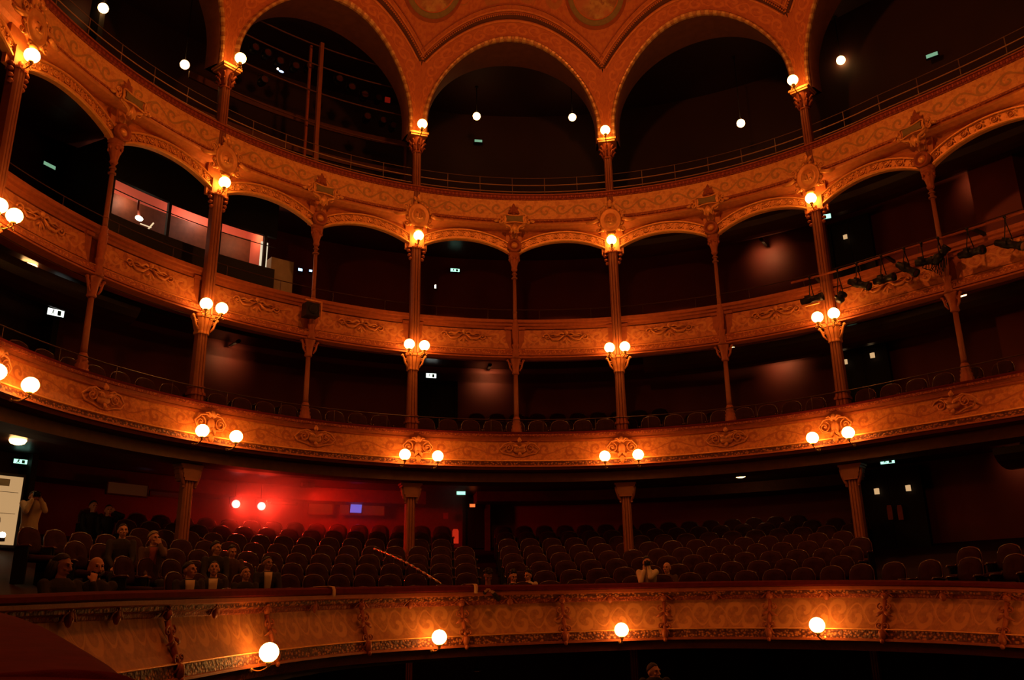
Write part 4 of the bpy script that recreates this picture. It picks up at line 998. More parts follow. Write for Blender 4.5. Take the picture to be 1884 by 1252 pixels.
# ================================================================== truss and stage lights in the left gallery arch
tr = thing('lighting_rig', 'tall scaffold of horizontal pipes on an upright pole behind the left gallery arch', 'scaffold', cyl(3.1, 11, 11.4))
part(MB().box(-.001, .001, 0, 0.001, 0, .001) if False else ring([(10.95, 11.2), (10.95, 15.88), (11.07, 15.88), (11.07, 11.2)], 3.08, 3.115, .1), 'upright_pole', M['iron'], tr)
part(ring([(11.25, 11.2), (11.25, 15.88), (11.33, 15.88), (11.33, 11.2)], 3.02, 3.04, .1), 'upright_pole', M['gold_red'], tr)
for kk in (3.98, 4.06, 2.2): part(ring([(11.25, 11.2), (11.25, 15.88), (11.33, 15.88), (11.33, 11.2)], kk, kk+.02, .1), 'upright_pole', M['umber'], tr)
for z in (13.22, 14.22, 15.1, 15.75): part(ring([(11.0+.022*cos(a), z+.022*sin(a)) for a in [i*pi/3 for i in range(6)]], 2.1, 4.06), 'cross_pipe', M['umber'], tr)
for z in (14.05, 13.05): part(ring([(12.3, z-.1), (12.3, z+.1), (12.36, z+.1), (12.36, z-.1)], 2.1, 4.06), 'cable_tray', M['umber'], tr)
def projector(label, group, loc, rz, pitch=0, L=.42, r=.10, mat='black', hook=.22, name='stage_projector', rim=None):
    t = thing(name, label, 'stage light', loc, rz, group)
    Rm = Matrix.Rotation(pitch, 3, 'Y')
    def rr(o):
        for v in o.data.vertices: v.co = Rm @ v.co
        return o
    b = MB(); pr = [(.001, -L/2), (r*.7, -L/2), (r*.8, -L*.3), (r*.95, -L*.28), (r, -.02), (r*.8, 0), (r*.8, L*.35), (r, L*.36), (r, L/2), (r*.88, L/2), (r*.88, L*.42), (.001, L*.42)]
    P = [[Vector((x, rad*cos(2*pi*j/14), rad*sin(2*pi*j/14))) for j in range(14)] for rad, x in pr]; b.grid(P, False, True, True, False); 
    b.box(-L*.32, -L*.05, -.02, .02, r*.8, r*1.25); rr(b.build('housing', M[mat], t))
    b = MB(); b.grid([[Vector((L*.43, rad*cos(2*pi*j/14), rad*sin(2*pi*j/14))) for j in range(14)] for rad in (.001, r*.86)], False, True, True); rr(b.build('lens', M[rim] if rim else M['wood'], t))
    b = MB(); b.tube([(0, -r*1.15, 0), (0, -r*1.15, r*1.5), (0, 0, hook*.85), (0, r*1.15, r*1.5), (0, r*1.15, 0)], .012, 5); b.tube([(0, 0, hook*.8), (0, 0, hook)], .02, 6); b.ball((0, 0, hook), (.035, .035, .04), 7, 5); b.build('yoke', M['black'], t)
    return t
n_ = 0
for (u, v) in [(466, 91), (489, 101), (512, 116), (541, 125), (567, 126), (622, 149), (645, 164), (669, 178), (695, 184), (483, 150), (674, 218), (704, 225), (722, 235)]:
    P, k, z = at(u, v, 12.0); n_ += 1
    projector('dark ringed stage projector in the left gallery arch, %s along the rig from left' % ordn(n_-1), 'projectors on the rig in the left arch', P, rotk(k)-pi/2, 0, .35, .12, 'black', .2)
P, k, z = at(514, 129, 11.7); t = thing('status_light', 'small white and blue glint on a projector in the left gallery arch', 'light', P, rotk(k)); MB().ball((-.05, 0, .02), .03, 8, 6).build('bulb', M['bulb'], t); MB().ball((.06, 0, -.02), (.08, .03, .03), 8, 6).build('blue_glint', M['blue'], t)
P, k, z = at(713, 184, 11.8); t = thing('signal_panel', 'dull red square lamp at the right end of the rig in the left arch', 'light', P, rotk(k)); MB().box(-.08, .08, -.03, .03, -.08, .08).build('panel', glow('dull_red', (1, .03, .01), .12), t)
# ================================================================== stage lights hung on the third tier front at the right
pb = thing('lighting_bar', 'steel pipe hung along the third tier front at the right carrying stage lights', 'pipe', cyl(8.6, 9.7, 7.72))
part(ring([(9.62+.025*cos(a), 7.70+.025*sin(a)) for a in [i*pi/3 for i in range(6)]], 7.72, 10.6), 'pipe', M['gold_red'], pb)
for kk in (7.95, 8.6, 9.3, 10.0): part(ring([(9.62, 7.66), (9.62, 7.73), (10.05, 7.66), (10.05, 7.60)], kk-.012, kk+.012, .1), 'support_arm', M['black'], pb)
for i, (u, v, L, tl, yw) in enumerate([(1494, 551, .50, .26, 0), (1547, 548, .22, 1.2, .9), (1581, 523, .50, -.30, 0), (1627, 514, .46, .17, 0), (1669, 495, .50, -.5, 0), (1700, 482, .34, .2, .5), (1731, 470, .42, 1.0, .3), (1787, 465, .52, .10, 0), (1858, 450, .6, -.28, 0)]):
    P, k, z = at(u, v, 9.55); sk = -.32
    projector('black stage light hanging on the third tier front, %s from the left' % ordn(i), 'stage lights on the third tier front', P, rotk(k)+yw, -(tl-.22), L*1.08, .10 if L > .3 else .11, 'black', 7.70-z+.0)
P, k, z = at(1494, 560, 9.5); o = MB().box(-.17, .17, -.03, .03, -.02, .02).build('reflector_strip', M['gold_dull'], None, None, P, rotk(k)); tag(o, 'pale strip under the leftmost stage light of the third tier', 'reflector')
cbm = MB()
for j in range(9):
    a = j*.7; cbm.tube([(-.25+.06*j, -.04*sin(a), .1), (-.3+.07*j, -.06, -.1-.1*abs(sin(a))), (-.15+.05*j, -.05, -.3+.1*cos(a)), (.0+.03*j, -.02, -.05)], .012, 4)
P, k, z = at(1722, 478, 9.6); tag(cbm.build('cable_bundle', M['black'], None, None, P, rotk(k)), 'tangle of black cables hanging on the third tier front by the last thin column', 'cable')
# loudspeaker on the third tier, by the second thin column
P, k, z = at(573, 571, 9.7); t = thing('loudspeaker', 'black loudspeaker box in front of the second thin column on the third tier', 'speaker', P, rotk(k))
MB().box(-.17, .17, -.1, .2, -.17, .17).build('cabinet', M['black'], t); MB().lathe_y([(.12, -.105), (.11, -.12), (.04, -.11), (.001, -.115)], 0, 0, 16).build('driver', M['blackp'], t)
b = MB().box(.20, .24, -.1, -.06, -.24, .22); b.box(-.2, .24, -.1, -.06, .2, .24); b.build('bracket', M['gold_dull'], t)
# ================================================================== seats
def make_seat():
    t = thing('theatre_seat', 'seat', 'seat', (0, 0, 0), 0)
    # local -y faces the stage; origin on the floor
    b = MB(); P = []
    outl = [(-.23, .50), (-.245, .66), (-.235, .80), (-.18, .89), (-.09, .925), (0, .935), (.09, .925), (.18, .89), (.235, .80), (.245, .66), (.23, .50)]
    lay = [( .9, .02, 0), (1.0, 0, -.01), (.94, -.035, 0), (.6, -.055, 0), (.01, -.06, 0)]
    for sc_, y, _ in lay: P.append([Vector((x*sc_, y+(z-.5)*.16, .70+(z-.70)*sc_)) for x, z in outl])
    b.grid(P, False, True, True, False); bk_ = b.build('backrest', M['seat'], t)
    b = MB(); b.tube([(x*1.02, (z-.5)*.16+.005, z+.008) for x, z in outl], [.012]*3+[.016]*5+[.012]*3, 6); b.build('back_frame', M['wood'], bk_)
    b = MB(); P = []
    for z, s_ in ((.36, .85), (.38, 1), (.44, 1), (.465, .85), (.47, .02)): P.append([Vector((x*s_, -.21+y*s_, z)) for x, y in ((-.22, .2), (-.23, -.1), (-.17, -.22), (0, -.24), (.17, -.22), (.23, -.1), (.22, .2))])
    b.grid(P, False, True, True, False); b.build('seat_cushion', M['seat'], t)
    for sx in (-1, 1):
        b = MB(); b.tube([(sx*.265, .04, .60), (sx*.27, -.10, .625), (sx*.27, -.24, .62), (sx*.265, -.28, .59)], [.018, .022, .022, .014], 6); b.ball((sx*.265, .0, .64), (.018, .018, .018), 6, 5)
        b.build('armrest', M['wood'], t)
    for sx in (-1, 1): MB().box(sx*.255-.015, sx*.255+.015, -.22, .05, 0, .60).build('side_panel', M['blackp'], t)
    return t
seat0 = None; NS = 0
def put_seat(P, rz, label, group):
    global seat0, NS
    if seat0 is None:
        seat0 = make_seat(); seat0.location = P; seat0.rotation_euler = (0, 0, rz); seat0['label'] = label; seat0['group'] = group
    else: dup(seat0, P, rz, label, group)
    NS += 1
random.seed(3)
SEATPOS = []
def vis(P, lo=-20, hi=1900):
    d = P-CAM; q = d.dot(fwd); u = 942+FPX*d.dot(r2)/q; v = 626-FPX*d.dot(u2)/q; return u, v
T1ROW = []
for j in range(9):
    kk = 0.6; i = 0; side = 0
    while kk < 10.2:
        Rf = t1_front_R(kk); R = Rf+.62+(13.35-Rf-.62)*j/8; st = .575/(R*DT)
        if (j > 4 and kk < 1.75) or (j > 5 and kk > 8.9): kk += st; continue
        gap = (4.42+.02*j < kk < 4.72+.03*j) or (8.25 < kk < 9.25 and j > 3) or (kk > 9.25 and j > 5)
        if not gap:
            P = cyl(kk, R, zf1(R)); u, v = vis(P+Vector((0, 0, .9)))
            if -10 < u < 1895 and not (1585 < u < 1722 and v < 1034) and not (u > 1722 and 1 < j < 4):
                T1ROW.append((j, i, P, rotk(kk)+random.uniform(-.04, .04), kk)); i += 1
        kk += st
# places kept clear for people standing
n1 = 0
for j, i, P, rz, kk in T1ROW:
    if n1 >= 245: break
    if j == 8 and kk > 7.3: continue
    put_seat(P, rz, 'dark red theatre seat, lowest tier, %s row from the rail, %s from the left' % (ordn(j), ordn(i)), 'theatre seats of the lowest tier, row %s' % ordn(j)); n1 += 1
for row, (R, z, k0_, k1_) in enumerate([(10.42, 3.96, -.2, 9.9), (11.35, 3.96+.0, 1.9, 3.4), (12.1, 4.36, 2.0, 7.0), (12.9, 4.76, 4.75, 6.4)]):
    kk = k0_; i = 0
    while kk < k1_:
        if row != 0 and (3.3 < kk < 4.55): kk += .05; continue
        if not (row == 0 and (abs(kk-round(kk)) < .11 and int(round(kk)) % 2 == 0)):
            P = cyl(kk, R, z+(.0 if row else .05)); u, v = vis(P+Vector((0, 0, .8)))
            if -10 < u < 1895: put_seat(P, rotk(kk), 'dark theatre seat, second tier, %s row from the rail, %s from the left' % (ordn(row), ordn(i)), 'theatre seats of the second tier, row %s' % ordn(row)); i += 1
        kk += .60/(R*DT)
print('SEATS', NS)
# ================================================================== stair rail among the seats
P0 = at(688, 1010, 9.5)[0]; P1 = at(812, 1075, 6.45)[0]
pts = [P0+(P1-P0)*f+Vector((0, 0, .06*sin(pi*f))) for f in [i/12 for i in range(13)]]
sr = thing('stair_rail', 'sloping handrail running down the aisle between the seat blocks of the lowest tier', 'handrail', P0)
part(MB().tube(pts, .017, 6), 'rail_tube', M['brass'], sr)
bnd = MB()
for j in range(0, 12, 1): bnd.tube([pts[j].lerp(pts[j+1], .1), pts[j].lerp(pts[j+1], .5)], .024, 6)
part(bnd, 'pale_band', M['shirt_w'], sr)
for f in (0, 4, 8, 12): q = pts[f]; part(MB().tube([q, q-Vector((0, 0, .85))], .014, 6), 'post', M['black'], sr)
P0 = at(345, 978, 11.5)[0]; P1 = at(388, 1000, 10.0)[0]
t = thing('stair_rail', 'short sloping handrail right of the leftmost lowest pier', 'handrail', P0); part(MB().tube([P0, P1], .014, 6), 'rail_tube', M['iron'], t); part(MB().tube([P1, P1-Vector((0, 0, .8))], .014, 6), 'post', M['black'], t); part(MB().tube([P0, P0-Vector((0, 0, .8))], .014, 6), 'post', M['black'], t)
P0 = at(440, 1027, 9.6)[0]; P1 = at(470, 1045, 8.6)[0]
t = thing('stair_rail', 'glinting metal handrail end behind the group of seated men', 'handrail', P0); part(MB().tube([P0, P1], .022, 6), 'rail_tube', M['rail'], t); part(MB().tube([P1, P1-Vector((0, 0, .7))], .016, 6), 'post', M['black'], t)
# white cloths over the velvet rail
for i, (u, v) in enumerate(((598, 1098), (870, 1094))):
    s = t1_s_at_px(u); b = MB(); P = []
    for f in range(9):
        a = f/8; inn = -.16+.42*min(1, a*1.5); dz = .03 if a < .6 else .03-(a-.6)*.45
        base, n = t1(s, inn, 2.0); tan = Vector((n.y, -n.x, 0))*.035
        base.z += dz; P.append([base-tan*(1+.2*i), base+tan*(1-.1*i)])
    b.grid(P, False, False, True); o = b.build('white_cloth', plain('white_cloth', (.62, .34, .17), .9), None); md = o.modifiers.new('s', 'SOLIDIFY'); md.thickness = .012
    tag(o, ('curled white strip hanging over the red rail left of the aisle rail', 'short white strip hanging on the red rail beside the person leaning over')[i], 'cloth')
# ================================================================== padded rail of the near box, bottom left
nb = thing('box_rail', 'dark red padded velvet rail of the near box in the bottom left corner', 'rail', (-4.6, -7.0, EZ-.4))
NBP = [(-60, 1116, 9.0), (20, 1131, 7.4), (70, 1145, 6.4), (120, 1163, 5.6), (180, 1196, 4.8), (215, 1216, 4.3), (260, 1250, 3.7), (330, 1306, 3.0), (460, 1420, 2.2)]
b = MB(); P = []; lft = Vector((-.909, -.416, 0))
for i in range(len(NBP)-1):
    for j in range(5):
        f = j/5; u, v, t_ = (NBP[i][q]+(NBP[i+1][q]-NBP[i][q])*f for q in range(3)); e = at_d(u, v, t_)
        P.append([e+lft*q+Vector((0, 0, zz)) for q, zz in ((.12, -.7), (.05, -.42), (.02, -.22), (0, -.10), (.03, -.02), (.12, .03), (.35, .05), (.9, .07), (1.6, .06), (2.2, 0), (2.2, -.7))])
b.grid(P, False, True, True, True); part(b, 'velvet_pad', M['velvet'], nb)
b = MB(); P = []
for i in range(13):
    f = i/12; e = at_d(60+150*f+70*f*f, 1262-48*sin(pi*min(1, f*1.1)*.55)+40*f**4, 3.5)
    P.append([e+Vector((0, 0, -.02))+lft*.0, e+lft*.10+Vector((0, 0, -.01)), e+lft*.5+Vector((0, 0, -.02)), e+lft*.5+Vector((0, 0, -.3)), e+Vector((0, 0, -.3))])
b.grid(P, False, True, True, True); part(b, 'arm_cushion', M['velvet'], nb)

# ================================================================== small downlights washing the rear walls
for i, (u, v, R, e, lb) in enumerate([(1415, 470, 13.2, 34, 'back wall of the third tier right of centre'), (1805, 338, 12.6, 46, 'side wall of the third tier at the right'), (897, 697, 13.2, 34, 'back wall of the second tier left of the middle'),
        (1440, 668, 13.2, 34, 'back wall of the second tier right of centre'), (1840, 590, 12.6, 42, 'side wall of the second tier at the right'), (415, 655, 13.2, 30, 'back wall of the second tier by the second wide column'), (1450, 905, 14.2, 9, 'back wall of the lowest tier right of centre'), (1884, 850, 12.6, 9, 'side wall of the lowest tier at the right edge')]):
    P, k, z = at(u, v, R); Q = cyl(k, R-.80, z+.22); t = thing('wall_washer', 'small downlight close to the %s' % lb, 'lamp', Q, rotk(k))
    MB().box(-.04, .04, .10, .55, -.015, .015).build('arm', M['black'], t); MB().lathe_y([(.045, -.02), (.055, .0), (.05, .10), (.03, .12)], 0, 0, 12).build('can', M['blackp'], t)
    light('wall_wash_beam', 'SPOT', Q+(P-Q)*.22, e*.8, (1, .55, .20), P, spot_size=radians(120), spot_blend=1, shadow_soft_size=.05)

light('pier_fill_light', 'POINT', cyl(4.5, 8.3, -1.3), 7, (1, .22, .06), shadow_soft_size=.1)  # added fill to brighten the pier below tier one
t = thing('added_pier_lamp', 'added small lamp under the lowest balcony, lighting the pier', 'lamp', cyl(4.5, 8.3, -1.2)); MB().lathe([(.08, 0), (.06, .05), (.02, .08), (.008, .10), (.008, .35)], n=10).build('shade', M['black'], t)  # lamp shade added to go with the pier fill

ch = thing('added_chandelier', 'added ring of opal globes for overhead fill, unseen above the view', 'added_chandelier', (0, -1, EZ+13.5))  # unseen fixture added around the overhead fill
b = MB(); b.tube([(1.1*cos(a), 1.1*sin(a), -.1) for a in [i*pi/12 for i in range(25)]], .03, 6); b.tube([(0, 0, .6), (0, 0, 6.5)], .025, 6)
for i in range(4): a = i*pi/2; b.tube([(1.1*cos(a), 1.1*sin(a), -.1), (.5*cos(a), .5*sin(a), .4), (0, 0, .6)], .02, 5)
b.build('ring_frame', M['brass'], ch)
for i in range(8): a = i*pi/4+.2; MB().ball((0, 0, 0), .11, 10, 8).build('globe', M['globe2'], ch, loc=(1.1*cos(a), 1.1*sin(a), .04))
fl_ = thing('added_flood_lamp', 'added flood lamp housing, unseen behind the viewpoint, for front fill', 'lamp', (-5.0, -15.0, EZ+6.5)); b = MB(); b.box(-.3, .3, -.62, -.55, -.3, .3); b.box(-.3, .3, -.6, -.45, .3, .33); b.build('housing', M['black'], fl_)  # unseen housing added to go with the front fill
# ================================================================== people
M['skin'] = plain('skin', (.52, .24, .14), .55, 0, .12, 8); M['skin2'] = plain('darker_skin', (.34, .15, .09), .55, 0, .12, 8)
M['hair_d'] = plain('dark_hair', (.025, .014, .010), .6, 0, .3, 30, .5, 120); M['hair_g'] = plain('greying_hair', (.26, .17, .10), .7, 0, .3, 30, .5, 120)
M['jacket'] = plain('dark_jacket', (.035, .026, .024), .85, 0, .3, 10); M['jacket2'] = plain('brown_jacket', (.09, .045, .03), .85, 0, .3, 10)
M['shirt'] = plain('pale_shirt', (.60, .42, .26), .8, 0, .15, 10); M['shirt2'] = plain('cream_shirt', (.66, .50, .30), .8, 0, .15, 10); M['red_top'] = plain('dull_red_top', (.22, .05, .035), .85, 0, .3, 10)
M['eye'] = plain('dark_eye', (.02, .012, .01), .3, 0, .1, 10, 0, 40, .5); M['lip'] = plain('lips', (.34, .10, .07), .6, 0, .1, 10)
def limb(b, A, B, ra, rb, n=9, mid=None):
    A, B = Vector(A), Vector(B); pts = []; rr = []
    for i in range(6): f = i/5; pts.append(A.lerp(B, f)); rr.append(ra+(rb-ra)*f+(mid or 0)*sin(pi*f))
    b.tube(pts, rr, n); b.ball(A, ra, n, 6); b.ball(B, rb, n, 6)
def ik(A, T, l1, l2, pole):
    A, T = Vector(A), Vector(T); d = T-A; L = min(d.length, (l1+l2)*.995); d = d.normalized(); T = A+d*L
    a = (l1*l1-l2*l2+L*L)/(2*L); h = sqrt(max(0, l1*l1-a*a)); p = Vector(pole); p = p-d*p.dot(d); p = p.normalized() if p.length > 1e-5 else Vector((0, 0, -1))
    return A+d*a+p*h, T
def hand(b, W, d, side, curl=.5):
    """palm, four unequal bent fingers and a thumb leaving the side of the palm"""
    d = Vector(d).normalized(); up = Vector((0, 0, 1)) if abs(d.z) < .8 else Vector((0, -1, 0)); sdv = d.cross(up).normalized(); nn = sdv.cross(d).normalized(); W = Vector(W)
    P = []
    for f, w_, t_ in ((0, .026, .018), (.03, .036, .017), (.07, .042, .014), (.092, .038, .010)): P.append([W+d*f+sdv*(w_*cos(2*pi*j/8))+nn*(t_*sin(2*pi*j/8)) for j in range(8)])
    b.grid(P, False, True, True, True)
    for i, (o, L) in enumerate(((-.030, .062), (-.010, .074), (.011, .070), (.031, .054))):
        p0 = W+d*.088+sdv*o; d1 = (d*cos(curl*.6)-nn*sin(curl*.6)); d2 = (d*cos(curl*1.7)-nn*sin(curl*1.7)); d3 = (d*cos(curl*2.6)-nn*sin(curl*2.6))
        p1 = p0+d1*L*.45; p2 = p1+d2*L*.32; p3 = p2+d3*L*.23; b.tube([p0-d*.012, p0, p1, p2, p3], [.009, .0095, .009, .008, .006], 6)
    p0 = W+d*.03-sdv*.028*side; p1 = p0+(d*.6-sdv*side*.7-nn*.2).normalized()*.032; p2 = p1+(d*.9-sdv*side*.2-nn*.35).normalized()*.03
    b.tube([p0, p1, p2], [.013, .011, .008], 6)
def person(label, head_px, pose='sit', face=0.0, turn=0.0, nod=0.0, tilt=0.0, lean=.05, lh=None, rh=None, skin='skin', coat='jacket', shirt=None, hair='short', haircol='hair_d', beard=False, R=None, dist=None, pole=(0, 0, -1), floorz=None, scale=1.0, back=0.0):
    u, v = head_px; hh = 1.24 if pose == 'sit' else 1.62
    hh *= scale
    if dist is not None: H = at_d(u, v, dist)
    else:
        lo, hi = (R or (6.0, 13.5)) if isinstance(R, tuple) else (6.2, 13.5)
        if isinstance(R, (int, float)): H = at(u, v, R)[0]
        else:
            for _ in range(30):
                mid = (lo+hi)/2; Pm, km, zm = at(u, v, mid)
                if zm > zf1(mid)+hh: lo = mid
                else: hi = mid
            H = at(u, v, (lo+hi)/2)[0]
    base = Vector((H.x, H.y, H.z-hh)) if floorz is None else Vector((H.x, H.y, floorz))
    toCam = (CAM-base); rz = atan2(toCam.x, -toCam.y)+face
    t = thing('person', label, 'person', base, rz)
    # face the given head position exactly: shoulder line offset by the lean
    sh_y = -lean; cz = .50 if pose == 'sit' else .95
    b = MB(); pel = Vector((0, lean*.6+back, cz)); nk = Vector((0, -lean*.45+back*.35, cz+.60-back*.25)); hd = Vector((0, 0, hh/scale))
    def torso(b, g):
        P = []
        for f, rx, ry in ((0, .15, .115), (.12, .155, .12), (.3, .14, .11), (.5, .155, .115), (.72, .175, .12), (.86, .185, .105), (.95, .13, .085), (1.02, .062, .06)):
            c0 = pel.lerp(nk, f) + Vector((0, .02*sin(pi*f), 0)); P.append([c0+Vector((cos(2*pi*j/16)*(rx+g), sin(2*pi*j/16)*(ry+g), 0)) for j in range(16)])
        b.grid(P, False, True, True, True)
    torso(b, -.015); limb(b, nk+Vector((0, .01, -.03)), hd+Vector((0, .02, -.07)), .058, .05)
    sh = {s_: nk+Vector((s_*.175, .01, -.055)) for s_ in (-1, 1)}
    tg = {-1: Vector(lh) if lh else Vector((-.12, -.34, cz+.12)), 1: Vector(rh) if rh else Vector((.12, -.34, cz+.12))}
    if pose == 'stand':
        if lh is None: tg[-1] = Vector((-.24, -.05, .78))
        if rh is None: tg[1] = Vector((.24, -.05, .78))
    arm = {}
    for s_ in (-1, 1):
        e, w_ = ik(sh[s_], tg[s_], .30, .26, Vector((s_*.6, .25, -1)) if pole[2] else pole); arm[s_] = (e, w_)
        limb(b, sh[s_], e, .046, .036); limb(b, e, w_, .037, .025, mid=.004)
        dd = (w_-e).normalized(); 
        near = (w_-hd).length < .3
        hdv = (hd+Vector((0, -.02, 0))-w_).normalized()*.5+Vector((0, 0, .5)) if near else dd
        hand(b, w_, hdv, s_, 1.0 if near else .6)
    if pose == 'sit': legs = [((s_*.09, .02, cz-.03), (s_*.12, -.42, cz), (s_*.12, -.42, .08)) for s_ in (-1, 1)]
    else: legs = [((s_*.09, .03, cz-.05), (s_*.10, .0, .50), (s_*.10, .04, .08)) for s_ in (-1, 1)]
    legs = [tuple((q[0], q[1]+back, q[2]) for q in lg) for lg in legs]
    for a, k_, f in legs: limb(b, a, k_, .078, .052); limb(b, k_, f, .054, .036, mid=.008); limb(b, f, (f[0], f[1]-.16, .04), .038, .03)
    # head
    Rm = Matrix.Rotation(turn, 3, 'Z') @ Matrix.Rotation(nod, 3, 'X') @ Matrix.Rotation(tilt, 3, 'Y')
    hb_ = MB(); hb_.ball((0, .012, .02), (.076, .097, .098), 16, 12); hb_.ball((0, -.035, -.045), (.056, .058, .068), 12, 9); hb_.ball((0, -.06, -.095), (.026, .024, .022), 8, 6)
    hb_.tube([(0, -.088, .030), (0, -.103, .005), (0, -.118, -.022), (0, -.100, -.034)], [.009, .011, .015, .010], 7)
    for s_ in (-1, 1):
        hb_.ball((s_*.078, .012, -.01), (.012, .020, .033), 8, 6); hb_.ball((s_*.012, -.100, -.028), (.009, .01, .008), 6, 4)
        hb_.ball((s_*.03, -.083, .040), (.024, .012, .009), 8, 5); hb_.ball((s_*.042, -.07, -.02), (.022, .016, .016), 8, 6)
    hb_.ball((0, -.091, -.058), (.023, .009, .006), 8, 5); hb_.ball((0, -.088, -.070), (.019, .009, .006), 8, 5)
    b.add([hd+Rm @ q for q in hb_.v], hb_.f, True)
    def rem(o, vs_): md = o.modifiers.new('r', 'REMESH'); md.mode = 'VOXEL'; md.voxel_size = vs_; md.use_smooth_shade = True; o.scale = (scale,)*3; return o
    rem(b.build('body', M[skin], t), .0085)
    # clothes
    b = MB(); torso(b, .012)
    for s_ in (-1, 1):
        e, w_ = arm[s_]; limb(b, sh[s_], e, .064, .052); limb(b, e, e.lerp(w_, .93), .052, .040)
    b.tube([nk+Vector((.07*cos(a), .01+.062*sin(a), -.01+.02*sin(a))) for a in [i*pi/6 for i in range(13)]], .016, 6)
    rem(b.build('jacket' if shirt else 'top', M[coat], t), .011)
    if shirt:
        b = MB(); P = []
        for f in (.25, .45, .65, .85, .99):
            c0 = pel.lerp(nk, f)+Vector((0, .02*sin(pi*f), 0)); ww = .035+.035*f; P.append([c0+Vector((x*ww, -(.127 if f < .8 else .115 if f < .9 else .075)-.014*cos(x*1.2), 0)) for x in (-1, -.5, 0, .5, 1)])
        b.grid(P, False, False, True); o = b.build('shirt_front', M[shirt], t); md = o.modifiers.new('s', 'SOLIDIFY'); md.thickness = .012; o.scale = (scale,)*3
    b = MB()
    for a, k_, f in legs: limb(b, a, k_, .094, .066); limb(b, k_, (f[0], f[1], .12), .066, .052)
    b.ball(pel+Vector((0, 0, -.03)), (.165, .13, .10), 12, 8); rem(b.build('trousers', M['jacket'], t), .014)
    for s_ in (-1, 1):
        e = MB().ball((0, 0, 0), (.012, .007, .0075), 8, 6); e.build('eye', M['eye'], t, loc=(hd+Rm @ Vector((s_*.031, -.083, .020)))*scale).rotation_euler = (0, 0, turn)
    o = MB().ball((0, 0, 0), (.022, .005, .004), 8, 5).build('lips', M['lip'], t, loc=(hd+Rm @ Vector((0, -.0985, -.063)))*scale); o.rotation_euler = (0, 0, turn)
    hb_ = MB()
    if hair != 'bald':
        P = []
        for i in range(9):
            row = []
            for j in range(18):
                a = 2*pi*j/18; fr = -sin(a); thl = (1.42-.62*max(0, fr)**.7+.5*max(0, -fr)+.05*sin(5*a+u))*i/8
                r_ = (1.12-.06*(i/8)**3)+.06*noise.noise(Vector((cos(a)*3, sin(a)*3, i*.6+u)))
                row.append(Vector((.076*r_*sin(thl)*cos(a), .016+.097*r_*sin(thl)*sin(a), .02+.100*r_*cos(thl))))
            P.append(row)
        hb_.grid(P, False, True, True, False)
        if hair == 'curly':
            for i in range(40):
                a = random.uniform(0, 2*pi); th = random.uniform(0, 1.7) if sin(a) > -.2 else random.uniform(0, .8); hb_.ball((.085*sin(th)*cos(a), .02+.104*sin(th)*sin(a), .03+.108*cos(th)), random.uniform(.018, .032), 7, 5)
        if hair == 'long':
            for i in range(12):
                a = pi*i/11; x, y = .085*cos(a), .02+.09*abs(sin(a)); hb_.tube([(x, y, .04), (x*1.15, y*1.1, -.06), (x*1.1, y*1.05+.01, -.17)], [.028, .032, .016], 6)
    if beard:
        hb_.tube([(s, -.02-.078*sqrt(max(0, 1-(s/.07)**2)), -.085+.05*abs(s)/.065) for s in [-.062+.124*i/8 for i in range(9)]], [.010, .014, .017, .02, .022, .02, .017, .014, .010], 7)
        hb_.tube([(-.03, -.092, -.052), (0, -.104, -.046), (.03, -.092, -.052)], [.004, .006, .004], 5)
    if hb_.v:
        h2 = MB(); h2.add([hd+Rm @ q for q in hb_.v], hb_.f, True); o = h2.build('hair' if hair != 'bald' else 'beard', M[haircol], t); o.scale = (scale,)*3
        md = o.modifiers.new('s', 'SOLIDIFY'); md.thickness = .008
    return t, base, rz, hd
def loc2w(base, rz, p): return base+Matrix.Rotation(rz, 3, 'Z') @ Vector(p)
# seated people of the lowest tier; head pixel positions come from the photograph
person('bald man with a dark beard resting his chin on his fist, front row left', (177, 1046), skin='skin', hair='bald', beard=True, face=.25, turn=.15, nod=.05, lean=.10, rh=(-.06, -.17, 1.08), lh=(-.10, -.3, .75), R=(6.0, 9))
person('man in dark jacket with pale open collar, face turned sharply right, front row', (349, 1050), face=.2, turn=.75, shirt='shirt', hair='short', R=(6.0, 9))
person('man with dark hair, dark jacket and pale shirt front, looking up, front row', (394, 1048), face=0, nod=-.25, shirt='shirt2', R=(6.0, 9))
person('person in dark clothes with chin raised, sitting between two men in the front row', (452, 1057), face=.1, nod=-.2, turn=.3, scale=.95, R=(6.0, 9), hair='short')
person('man in a dark blazer over a pale shirt, right end of the seated group', (492, 1038), face=.2, turn=.4, tilt=.1, shirt='shirt2', skin='skin2', lean=.12, R=(6.0, 9))
person('dark-haired person seated in the second row looking to the right', (398, 1010), face=.1, turn=.6, coat='jacket')
person('person in a checked dark top holding something, seated beside the right-looking person', (427, 1016), face=.2, turn=.2, nod=.3, coat='jacket2', scale=.96)
person('dark-haired man in a dark sweater with papers on his lap, left of the pier', (226, 978), face=.1, turn=.1, lean=.05, coat='jacket')
person('person with short greying hair and dull red top, hand raised to the cheek', (283, 992), face=.15, turn=.45, coat='jacket2', shirt='red_top', haircol='hair_g', rh=(.09, -.13, 1.14))
person('dim figure sitting far back at the left, face in half shadow', (172, 933), coat='blackp', face=.2, turn=.2, R=12.0)
person('dim figure with hand raised to the head, far back at the left', (200, 940), coat='blackp', face=.2, rh=(.10, -.10, 1.2), R=11.8)
person('person turned away near the front rail at the far left, face in shadow', (114, 1042), face=.5, turn=.5, nod=.2, skin='skin2', R=(6.0, 9), hair='long')
t_, b_, rz_, hd_ = person('man in a cream shirt holding a camera to his eye, right of centre', (1190, 1036), coat='shirt2', face=0, turn=.35, lean=.1, rh=(.03, -.17, 1.16), lh=(-.06, -.2, 1.08), R=(6.0, 9.2))
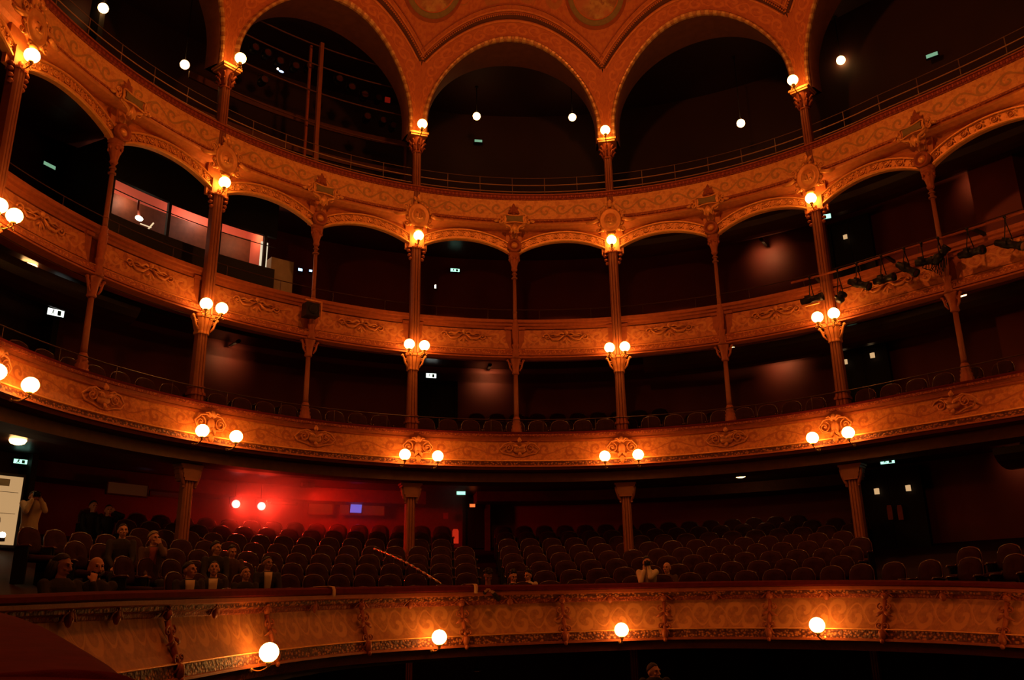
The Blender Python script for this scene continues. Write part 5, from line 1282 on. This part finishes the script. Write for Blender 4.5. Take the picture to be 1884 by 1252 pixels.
t2_, b2_, rz2_, hd2_ = person('bald person in a dark top just right of the man with the camera', (1227, 1046), coat='jacket2', hair='bald', face=-.2, turn=-.2, R=(7.0, 10.5))
person('dark-haired person with head bowed, leaning over the velvet rail at the centre', (898, 1060), face=.1, nod=.75, turn=.2, lean=.32, hair='curly', coat='blackp', skin='skin2', lh=(-.10, -.42, .92), rh=(.05, -.45, .90), R=5.72, scale=1.0, back=.42)
person('dark-haired person just right of the one bowing over the rail', (944, 1062), face=.1, nod=.3, turn=.3, lean=.12, hair='curly', coat='blackp', R=6.5)
person('dark-haired person in a light patterned top, rightmost of three at the centre rail', (972, 1060), face=-.3, turn=-.4, nod=.2, hair='curly', coat='shirt', R=6.9, scale=.92)
# standing photographer at the far left
t3_, b3_, rz3_, hd3_ = person('standing photographer in a pale short-sleeved shirt raising a camera, beside the lit poster', (62, 916), pose='stand', coat='shirt', face=.25, nod=.1, rh=(.07, -.20, 1.58), lh=(-.07, -.20, 1.56), R=11.3)
def camera_prop(base, rz, p, label):
    t = thing('camera', label, 'camera', loc2w(base, rz, p), rz); b = MB(); b.box(-.065, .065, -.03, .03, -.045, .04); b.box(-.025, .025, -.03, .025, .04, .06); b.build('camera_body', M['black'], t)
    MB().lathe_y([(.001, -.13), (.036, -.13), (.036, -.06), (.032, -.03), (.001, -.03)], 0, -.005, 14).build('objective', M['black'], t)
camera_prop(b3_, rz3_, (0, -.19, 1.66), 'black camera held by the standing photographer at the left')
camera_prop(b_, rz_, (.01, -.17, 1.22), 'black camera held to the eye by the man in the cream shirt')
# papers on the lap of the man left of the pier
P, k, z = at(240, 1024, 10.2); o = MB().box(-.13, .13, -.09, .09, -.004, .004).build('paper_sheets', M['shirt'], None, None, P, .4); o.rotation_euler = (.5, .1, .4); tag(o, 'loose pale papers on the lap of the man left of the first pier', 'papers')
# two people on the ground floor whose heads show at the bottom edge
person('head of a person standing below the lowest balcony at the bottom edge, right of centre', (1203, 1238), pose='stand', face=.3, turn=.5, coat='blackp', dist=13.5, hair='short')
